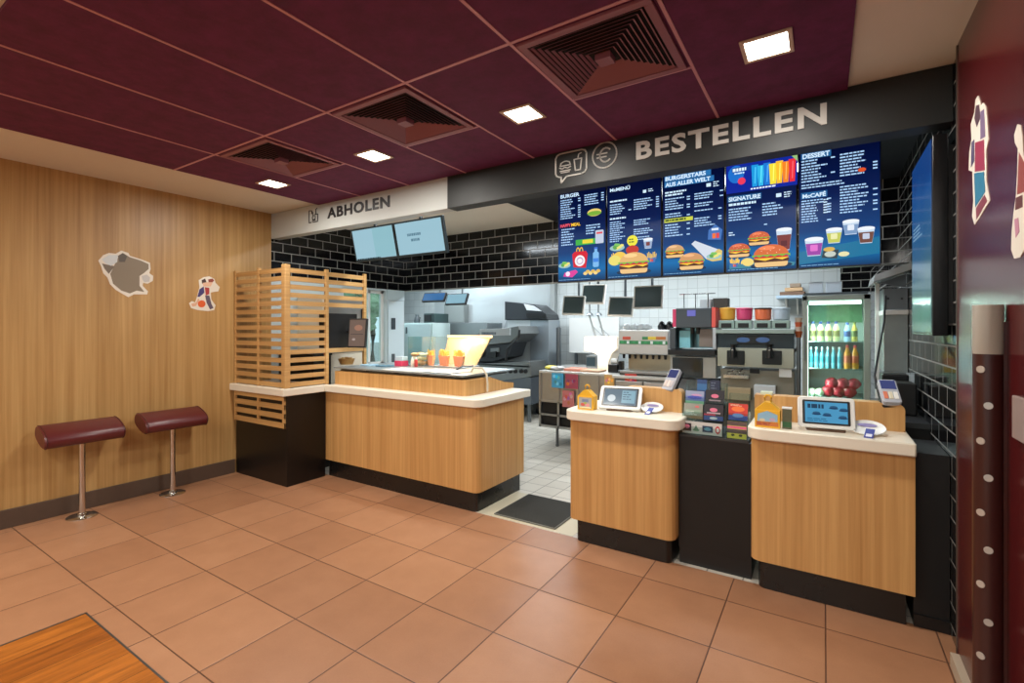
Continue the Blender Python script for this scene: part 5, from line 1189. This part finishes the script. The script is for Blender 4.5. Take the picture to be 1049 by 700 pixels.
cb(t,'lower_body',687,733.5,365,388,YC+.0,YC+.34,mat('steel_lower',(170,172,168),.35,.6),.004)
cb(t,'glass_door',689,720,366,387,YC-.01,YC,mat('dark_glass',(30,38,42),.08),.004)
for px in (708,714): x, z = C_(px,338); MB().lathe([(.018,-.06),(.022,0)],(x,YC+.06,C_(px,336)[1]),12).obj('spout', BLKPL, t, smooth=True)
x0_, z0_ = C_(687,388); x1_, _ = C_(733.5,388); bx(x0_,x1_,YC+.02,YC+.34,0,z0_).obj('base_cabinet', GREYPL, t)
f = MB()
for px in (697,709,722): x, z = C_(px,300); f.tube([(x,YC+.15,C_(px,316)[1]),(x,YC+.15,z)],.005,6)
xl_, z_ = C_(692,301); xr_, _ = C_(730,301); f.tube([(xl_,YC+.15,z_),(xr_,YC+.15,z_)],.006,6); f.obj('cup_rail', CHROME, t, smooth=True)
for k, (a, b, c, d, m, lab) in enumerate(((718,729,309,315.8,LGREY,'pale box on top of the coffee machine'),(731,746,308,315.8,mat('charcoal_box',(60,58,54),.5),'charcoal box on the shake machine left of the canisters'))):
    x0_, z1_ = onY(a,c,YC+.2); x1_, _ = onY(b,c,YC+.2); z0_ = onY(a,316,YC)[1]
    tag(bx(x0_,x1_,YC+.16,YC+.30,z0_,z1_+.02).obj('storage_box', m, loc=((x0_+x1_)/2,YC+.2,z0_), bev=.004), lab, 'box')
# sundae / shake machine
YT = YD; T_ = lambda px, py: onY(px, py, YT)
ZTOP = T_(735,337)[1]
t = thing('shake_machine', 'wide steel shake machine with two black spouts below four topping canisters', 'shake machine', (T_(775,380)[0],YT+.2,0))
cb(t,'upper_body',735,813.5,342,362,YT+.0,YT+.45,mat('dark_fascia',(34,42,46),.2),.004,T_)
cb(t,'top_shelf',734,814,337.5,342,YT-.03,YT+.45,mat('green_grey_shelf',(150,164,156),.3,.3),.003,T_)
cb(t,'silver_band',735,813.5,356,378,YT-.01,YT,mat('champagne_steel',(176,176,160),.3,.5),.003,T_)
cb(t,'middle_body',735,813.5,356,378,YT,YT+.45,STEEL,.003,T_)
cb(t,'lower_body',738,813.5,378,470,YT+.02,YT+.45,mat('olive_steel',(140,138,126),.4,.5,noise=.1),.003,T_)
x0_, z0_ = T_(738,470); x1_, _ = T_(813.5,470); bx(x0_,x1_,YT+.04,YT+.43,0,z0_).obj('foot', BLKPL, t)
cb(t,'display_panel',755,787,344,353,YT-.01,YT,BLKPL,.004,T_)
for a in (755,775): 
    xx, zz = T_(a+6.5,348.3); MB().prism([(xx+.055*math.cos(q*PI/8), zz+.025*math.sin(q*PI/8)) for q in range(16)],'y',YT-.013,YT-.01).obj('oval_window', mat('blue_oval',(70,100,150),.2), t)
for a, b in ((745,763),(781,801)):
    cb(t,'spout_recess',a,b,359,374,YT-.03,YT-.01,mat('recess_black',(14,18,20),.3),.006,T_)
    xx, zz = T_((a+b)/2-2,355); MB().lathe([(.03,-.10),(.026,-.04),(.02,0),(.03,.02)],(xx,YT-.06,zz),14).obj('spout', BLKPL, t, smooth=True); MB().tube([(xx,YT-.06,zz),(xx,YT-.10,zz-.03)],.008).obj('spout_lever', CHROME, t, smooth=True)
cb(t,'white_note',798,811,378,387,YT+.0,YT+.018,WHPL,.001,T_); cb(t,'dark_slot',768,778,378,383,YT+.005,YT+.02,BLKPL,.001,T_)
cb(t,'drip_grid',742,768,383,388,YT-.06,YT+.02,CHROME,.004,T_)
mm = MB()
for k in range(5):
    xx, zz = T_(746+k*4,380); mm.tube([(xx,YT-.05,zz-.03),(xx+.01,YT-.08,zz),(xx+.03,YT-.05,zz+.02*(k%2))],.007,8)
mm.obj('metal_spindles', CHROME, t, smooth=True)
cb(t,'cup_holder',744,770,396,410,YT-.08,YT+.02,mat('tan_holder',(150,134,104),.5),.004,T_); cb(t,'cup_holder',773,795,394,408,YT-.06,YT+.02,LGREY,.004,T_)
for k, (px, c, c2, lab) in enumerate(((743.5,(214,160,60),(80,60,40),'golden yellow topping canister, leftmost of the four on the shake machine'),(761,(200,70,110),(190,190,190),'pink topping canister on the shake machine'),
        (780.5,(216,110,70),(50,44,40),'orange topping canister with a dark lid on the shake machine'),(799.5,(176,190,200),(40,44,50),'clear empty topping canister, rightmost of the four on the shake machine'))):
    x, _ = T_(px,330); y = YT+.10; zz = ZTOP
    t = thing('topping_canister', lab, 'canister', (x,y,zz), 'four topping canisters on the shake machine')
    hgt = T_(px,316)[1]-zz
    bx(x-.07,x+.07,y-.07,y+.07,zz,zz+hgt*.42).obj('holder', mat('pale_green_holder',(150,170,160),.25,.2), t, bev=.008)
    MB().lathe([(.056,hgt*.42),(.066,hgt*.48),(.070,hgt*.95),(.066,hgt)],(x,y,zz),18).obj('cup', mat('canister_%d'%k,c,.3), t, smooth=True)
    bx(x-.045,x+.045,y-.078,y-.07,zz+.01,zz+hgt*.28).obj('dispensing_slot', BLKPL, t, bev=.003)
    MB().lathe([(.074,hgt*.97),(.074,hgt*1.03),(.03,hgt*1.06)],(x,y,zz),18).obj('lid', mat('canister_lid_%d'%k,c2 if k == 2 else tuple(min(255,v+20) for v in c),.4), t, smooth=True)
# cup column right of the shake machine
U_ = lambda px, py: onY(px, py, YD+.02)
x0_, zt_ = U_(815,324); x1_, _ = U_(821,324)
t = thing('cup_column', 'slim grey cup dispenser column beside the glass fridge', 'cup dispenser', ((x0_+x1_)/2,YD+.1,0))
x1c = -.175; x0c = x0_+.005; zc_ = U_(817,346)[1]
bx(x0c,x1c,YD+.05,YD+.25,0,zc_).obj('column', STEELD, t, bev=.004)
for k in range(4):
    cxx = (x0c+x1c)/2; z = zc_+k*.04
    o = MB().lathe([(.022,0),(.03,.05),(.032,.055)],(cxx,YD+.12,z),14).obj('paper_cup', pt([(214,110,60),(226,206,190),(206,96,60),(196,180,160)][k]), loc=(cxx,YD+.12,z), smooth=True)
    tag(o, ['orange paper cup at the bottom of the cup column stack','cream paper cup above the lowest orange one on the cup column','dark orange paper cup near the top of the cup column','beige paper cup on top of the cup column stack'][k], 'cup')
# ================================================================ GLASS DOOR FRIDGE
YFr = YD; R2 = lambda px, py: onY(px, py, YFr)
fx0, fzt = R2(822,303.5); fx1, _ = R2(892,303)
fx0 = max(fx0, -.165)
t = thing('glass_door_fridge', 'tall glass door fridge full of bottles and red apple bags behind the right counter', 'fridge', ((fx0+fx1)/2,YFr+.3,0))
FG = mat('fridge_frame_grey',(150,156,146),.35,.3)
b = MB(); b.box(fx0,fx0+.02,YFr+.03,YFr+.55,.1,fzt).box(fx1-.02,fx1,YFr+.03,YFr+.55,.1,fzt).box(fx0,fx1,YFr+.03,YFr+.55,fzt-.03,fzt).box(fx0,fx1,YFr+.03,YFr+.55,.1,.22)
b.obj('cabinet', FG, t)
bx(fx0+.02,fx1-.02,YFr+.52,YFr+.55,.22,fzt-.03).obj('back_panel', mat('fridge_interior',(196,206,200),.4), t)
bx(fx0+.03,fx1-.03,YFr+.06,YFr+.5,0,.1).obj('foot', BLKPL, t)
fr = MB(); ow = .038; zd0 = .35
fr.box(fx0,fx0+ow,YFr,YFr+.03,.22,fzt).box(fx1-ow*1.2,fx1,YFr,YFr+.03,.22,fzt).box(fx0,fx1,YFr,YFr+.03,fzt-.04,fzt).box(fx0,fx1,YFr,YFr+.03,.22,zd0)
d_ = fr.obj('door', FG, t, bev=.003)
bx(fx0+ow,fx1-ow*1.2,YFr+.012,YFr+.016,zd0,fzt-.04).obj('pane', GL, d_); bx(fx0+.012,fx0+.02,YFr-.02,YFr,1.2,1.5).obj('door_handle', STEELD, d_)
bx(fx0+ow+.01,fx1-.06,YFr+.04,YFr+.06,fzt-.075,fzt-.045).obj('lamp_and_fill_strip', mat('fridge_lamp_and_fill',(236,255,240),.3,emit=5), t)
area('fridge_lamp_and_fill', (fx0+fx1)/2, YFr+.08, fzt-.08, .3, .04, 5, (.86,1,.94))
fill_x = fx0+.03  # upright strip and its lamp are added to brighten the shelves
bx(fill_x,fill_x+.012,YFr+.035,YFr+.05,zd0+.3,fzt-.08).obj('lamp_and_fill_strip', mat('fridge_lamp_and_fill',(236,255,240),.3,emit=5), t)
area('fridge_lamp_and_fill', fill_x+.02, YFr+.045, (zd0+fzt)/2+.2, .9, .03, 7, (.86,1,.96), (0,math.radians(-90),0))
bx(fx0+.03,fx1-.03,YFr+.50,YFr+.515,R2(850,330)[1],fzt-.06).obj('leaf_picture', mat('leafy_green_print',(96,150,104),.5,noise=.5,nscale=25), t)
SH = [R2(850,p)[1] for p in (350,378,408)]
SHM = mat('fridge_shelf_glass',(150,170,170),.2,.3)
zs1, zs2, zs3 = SH[0], SH[1], SH[2]
for z in (zs1, zs2, zs3): bx(fx0+.022,fx1-.022,YFr+.06,YFr+.5,z-.008,z).obj('shelf', SHM, t)
zs4 = zs3-.30
bx(fx0+.022,fx1-.022,YFr+.06,YFr+.5,zs4-.008,zs4).obj('shelf', SHM, t)
def bottle(x, y, z, h, r, body, capc, lab, group, name='bottle', lblc=None, water=False):
    t = thing(name, lab, 'bottle', (x,y,z), group)
    MB().lathe([(r*.9,0),(r,.01),(r,h*.62),(r*.45,h*.82),(r*.4,h*.88)],(x,y,z),14).obj('body', mat('bottle_%d_%d_%d'%body,body,.15), t, smooth=True)
    MB().lathe([(r*.48,h*.88),(r*.48,h)],(x,y,z),12).obj('cap', pt(capc), t, smooth=True)
    if lblc: MB().lathe([(r*1.03,h*.25),(r*1.03,h*.55)],(x,y,z),14).obj('bottle_label', pt(lblc), t, smooth=True)
    return t
fw = fx1-fx0
p = bottle(fx0+.075,YFr+.14,zs1,.17,.026,(206,200,150),(40,60,120),'cream coloured bottle with a blue cap on the upper fridge shelf','cream bottles on the upper fridge shelf',lblc=(120,110,60))
for k in range(1,4): dup(p,(fx0+.075+k*.057,YFr+.14,zs1))
bottle(fx0+.325,YFr+.14,zs1,.16,.024,(150,180,210),(40,70,150),'pale blue bottle on the upper fridge shelf, right of the cream ones',None,lblc=(50,80,140))
bottle(fx0+.375,YFr+.13,zs1,.165,.022,(180,160,80),(110,120,60),'olive yellow bottle at the right end of the upper fridge shelf',None,lblc=(90,100,60))
p = bottle(fx0+.06,YFr+.12,zs2,.18,.018,(110,186,206),(220,240,244),'clear blue water bottle on the middle fridge shelf','water bottles on the middle fridge shelf',lblc=(40,150,170))
for k in range(1,6): dup(p,(fx0+.06+k*.042,YFr+.12,zs2))
p = bottle(fx0+.325,YFr+.12,zs2,.20,.026,(226,150,50),(190,50,60),'orange juice bottle with a red cap on the middle fridge shelf','juice bottles on the middle fridge shelf',lblc=(206,96,60))
dup(p,(fx0+.378,YFr+.12,zs2))
AP = mat('red_apple_bag',(176,34,52),.25,noise=.3,nscale=40)
def bag(x, y, z, s, m, lab, grp):
    mb = MB(); mb.ball((x,y,z+s*.55),s*.6,(1,1,.92),12,8)
    for q in range(5): mb.ball((x+s*.35*math.cos(q*1.256),y-.2*s,z+s*.55+s*.3*math.sin(q*1.256)),s*.27,(1,1,1),8,6)
    return tag(mb.obj('fruit_bag', m, loc=(x,y,z), smooth=True), lab, 'bag', grp)
k = 0
for (dx, dz) in ((.19,0),(.265,0),(.34,0),(.215,.07),(.295,.07),(.37,.07)):
    bag(fx0+dx,YFr+.14,zs3+dz,.085,AP,'small bag of red apples piled on the lower fridge shelf','bags of red apples in the fridge')
GB = mat('pale_green_salad',(186,206,170),.4,noise=.2,nscale=40)
for dx in (.07,.125): bag(fx0+dx,YFr+.12,zs3,.06,GB,'small pale green salad bag left of the apple bags','salad bags in the fridge')
bx(fx0+.03,fx1-.03,YFr+.06,YFr+.3,zs4,zs4+.13).obj('crate', SHM, t)
# boxes and trays above the fridge
ys = YD+.1
for a, b, c, d, rgb, lab, nm in ((829,843,290,298,(196,206,214),'left white storage box on the tray above the fridge','storage_box'),(846,862,290,298,(196,206,214),'right white storage box on the tray above the fridge','storage_box')):
    x0_, z1_ = onY(a,c,ys+.3); x1_, z0_ = onY(b,d,ys+.3)
    tag(bx(x0_,x1_,ys+.2,ys+.4,fzt+.03,z1_).obj(nm, mat('box_%d'%a,rgb,.4), loc=((x0_+x1_)/2,ys+.3,fzt+.03), bev=.005), lab, 'box')
t = thing('wire_tray', 'flat grey wire tray lying on top of the glass door fridge', 'tray', ((fx0+fx1)/2,ys+.2,fzt))
bx(fx0,fx1-.01,ys,ys+.44,fzt,fzt+.012).obj('tray_base', STEEL, t); MB().box(fx0,fx1-.01,ys,ys+.01,fzt+.012,fzt+.03).box(fx0,fx1-.01,ys+.43,ys+.44,fzt+.012,fzt+.03).box(fx0,fx0+.01,ys+.01,ys+.43,fzt+.012,fzt+.03).obj('rim', STEELD, t)
t = thing('wall_shelf', 'white bracket shelf on the back wall above the shake machine', 'shelf', (-.45,YB-.2,2.0))
x0_, z1_ = onY(795,303,YB-.4); x1_, _ = onY(826,303,YB-.4)
bx(x0_,x1_,YB-.4,YB-.001,z1_-.04,z1_).obj('board', mat('pale_blue_shelf',(170,190,206),.4), t, bev=.004)
for x in (x0_+.1,x1_-.12): MB().prism([(YB-.35,z1_-.04),(YB,z1_-.04),(YB,z1_-.25)],'x',x,x+.02).obj('bracket', WHPL, t)
for k, (c, lab) in enumerate(((( 120,90,70),'brown flat carton at the bottom of the pile on the wall shelf'),((196,160,120),'tan flat carton on the brown one on the wall shelf'),((150,130,110),'greyish flat carton on top of the pile on the wall shelf'))):
    z = z1_+k*.055; dx = .06*k
    tag(bx(x0_+.04+dx,x1_-.02-dx*.4,YB-.36,YB-.06,z,z+.05).obj('flat_carton', pt(c), loc=((x0_+x1_)/2,YB-.2,z), bev=.004), lab, 'carton')
# ================================================================ RIGHT WALL ITEMS behind the counter
YE = 4.5; X_ = lambda px, py: onY(px, py, YE)
x0_, z1_ = X_(905,300); zb_ = X_(905,381)[1]
t = thing('wall_towel_cabinet', 'steel cabinet fixed to the tiled wall right of the fridge', 'cabinet', ((x0_+XR)/2,YE+.2,zb_))
zmid = X_(905,320)[1]
bx(x0_,XR-.001,YE,YE+.36,zb_,zmid-.02).obj('lower_box', mat('patchy_steel',(150,156,154),.3,.7,noise=.2,nscale=6), t, bev=.004)
bx(x0_+.0,XR-.001,YE,YE+.36,zmid+.015,z1_+.03).obj('upper_box', STEELD, t, bev=.004)
bx(x0_-.006,XR-.001,YE-.015,YE+.36,zmid-.02,zmid+.015).obj('white_band', WHPL, t, bev=.003)
for a in (910,924): x, z = X_(a,306); MB().lathe([(.008,0),(.006,.004)],(0,0,0),12,tf=Matrix.Translation((x,YE,z)) @ Matrix.Rotation(PI/2,4,'X')).obj('screw', BLKPL, t)
t = thing('tilted_steel_shelf', 'bright tilted steel shelf on the wall above the towel cabinet', 'shelf', (.42,YE-.1,1.85))
x0a, za = onY(893,286,YE-.05); x1a, zb = onY(932,276,YE-.05)
w = MB().prism([(x0a,za-.035),(XR-.001,za+.045),(XR-.001,za+.095),(x0a+.01,za+.02)],'y',YE-.18,YE+.3); w.obj('shelf_board', mat('bright_tilted_steel',(200,206,206),.25,.7), t, bev=.003)
w = MB().prism([(x0a+.05,za-.02),(XR-.002,za+.04),(XR-.002,za-.06)],'y',YE+.1,YE+.12); w.obj('bracket', STEELD, t)
x_, z_ = onY(900,300,YE-.1)
t = thing('white_upright', 'slim white upright post between fridge and towel cabinet', 'post', (.31,YE+.3,0))
xu, _ = onY(898.5,340,YE+.3); bx(xu-.012,xu+.012,YE+.28,YE+.31,0,1.86).obj('post', WHPL, t); bx(xu-.016,xu+.016,YE+.27,YE+.28,1.0,1.05).obj('clip', GREYPL, t)
cb_ = MB().tube([(onY(907,303,YE-.06)[0],YE-.06,onY(907,303,YE-.06)[1]),(onY(905.5,330,YE-.10)[0],YE-.10,onY(905,330,YE-.1)[1]),(onY(901,355,YE-.2)[0],YE-.2,onY(901,355,YE-.2)[1]),(onY(896,385,YE-.5)[0],YE-.5,onY(896,385,YE-.5)[1]),(.32,YE-.6,.93)],.007,8)
tag(cb_.obj('black_cable', BLKPL, loc=(.33,YE-.3,.93), smooth=True), 'black cable running down in front of the steel cabinet and fridge', 'cable')
t = thing('side_bench', 'dark low bench along the tiled wall behind the right counter', 'bench', (.43,4.1,0))
bx(.30,XR-.001,3.62,YE+.25,.9,.93).obj('bench_top', mat('dark_bench_top',(44,46,48),.3), t); bx(.32,XR-.001,3.64,YE+.25,0,.9).obj('body', BLACK, t)
for k, (y, z, h, lab) in enumerate(((4.0,.93,.20,'black bottle crate on the dark side bench'),(4.35,.93,.23,'taller black box on the dark side bench below the steel cabinet'))):
    tag(bx(.34,.49,y-.1,y+.1,z,z+h).obj('black_box', BLKPL, loc=(.42,y,z), bev=.01), lab, 'box')
# ================================================================ LIGHT, SKY, CAMERA
COOL = (.86,.94,1)
tr = thing('tree', 'leafy tree outside the pickup window', 'tree', (-16.4,14.4,-.06))
MB().tube([(-16.4,14.4,-.06),(-16.35,14.4,1.2),(-16.45,14.4,2.2)],[.14,.11,.07],10).obj('trunk', mat('bark',(96,84,70),.9,noise=.3), tr, smooth=True)
cr = MB(); rr = random.Random(3)
for k in range(46):
    a, q, zz = rr.uniform(0,2*PI), rr.uniform(.1,1.1), rr.uniform(1.5,3.6)
    cr.ball((-16.4+q*math.cos(a),14.4+q*math.sin(a),zz),rr.uniform(.16,.36),(1,1,.8),8,6)
for v in cr.bm.verts: v.co += Vector((rr.uniform(-.05,.05),rr.uniform(-.05,.05),rr.uniform(-.05,.05)))
cr.obj('crown', mat('leaves_pale_green',(150,176,140),.7,noise=.4,nscale=9), tr)
for x, y in ((-3.4,6.6),(-1.2,6.6),(-5.6,6.6),(-3.4,4.2),(-1.6,4.3),(-.3,4.4)):
    pass
w = bpy.data.worlds.new('sky'); bpy.context.scene.world = w; w.use_nodes = True
bg = w.node_tree.nodes['Background']; bg.inputs['Color'].default_value = (.72,.86,1,1); bg.inputs['Strength'].default_value = 1.5
for x, y, sx, sy, e_ in ((-3.6,6.5,2.4,.2,60),(-1.1,6.5,2.0,.2,55),(-5.9,6.9,1.4,.2,36),(-3.3,3.62,1.2,.14,20),(-1.0,4.3,1.8,.16,26)):
    t = thing('strip_light', 'long ceiling strip light over the kitchen %s' % ('behind the bulkhead' if y > 5 else 'in front of the bulkhead'), 'ceiling light', (x,y,ZC), 'kitchen strip lights')
    bx(x-sx/2,x+sx/2,y-sy/2,y+sy/2,ZC-.03,ZC+.004 if y > 5 else ZC-.01).obj('diffuser', KLAMP, t)
    area('kitchen_lamp', x, y, ZC-.04, sx, sy, e_, COOL)
c = bpy.data.cameras.new('camera'); co = bpy.data.objects.new('camera', c); col.objects.link(co)
co.location = (0,0,H); co.rotation_euler = (PI/2,0,TH)
c.sensor_fit = 'HORIZONTAL'; c.sensor_width = 36; c.lens = F/1049*36; c.shift_x = 0; c.shift_y = -(350-HY)/1049; c.clip_start = .02
sc = bpy.context.scene; sc.camera = co
sc.view_settings.view_transform = 'Standard'; sc.view_settings.look = 'None'; sc.view_settings.gamma = 1; sc.view_settings.exposure = -.08; sc.view_settings.use_curve_mapping = False
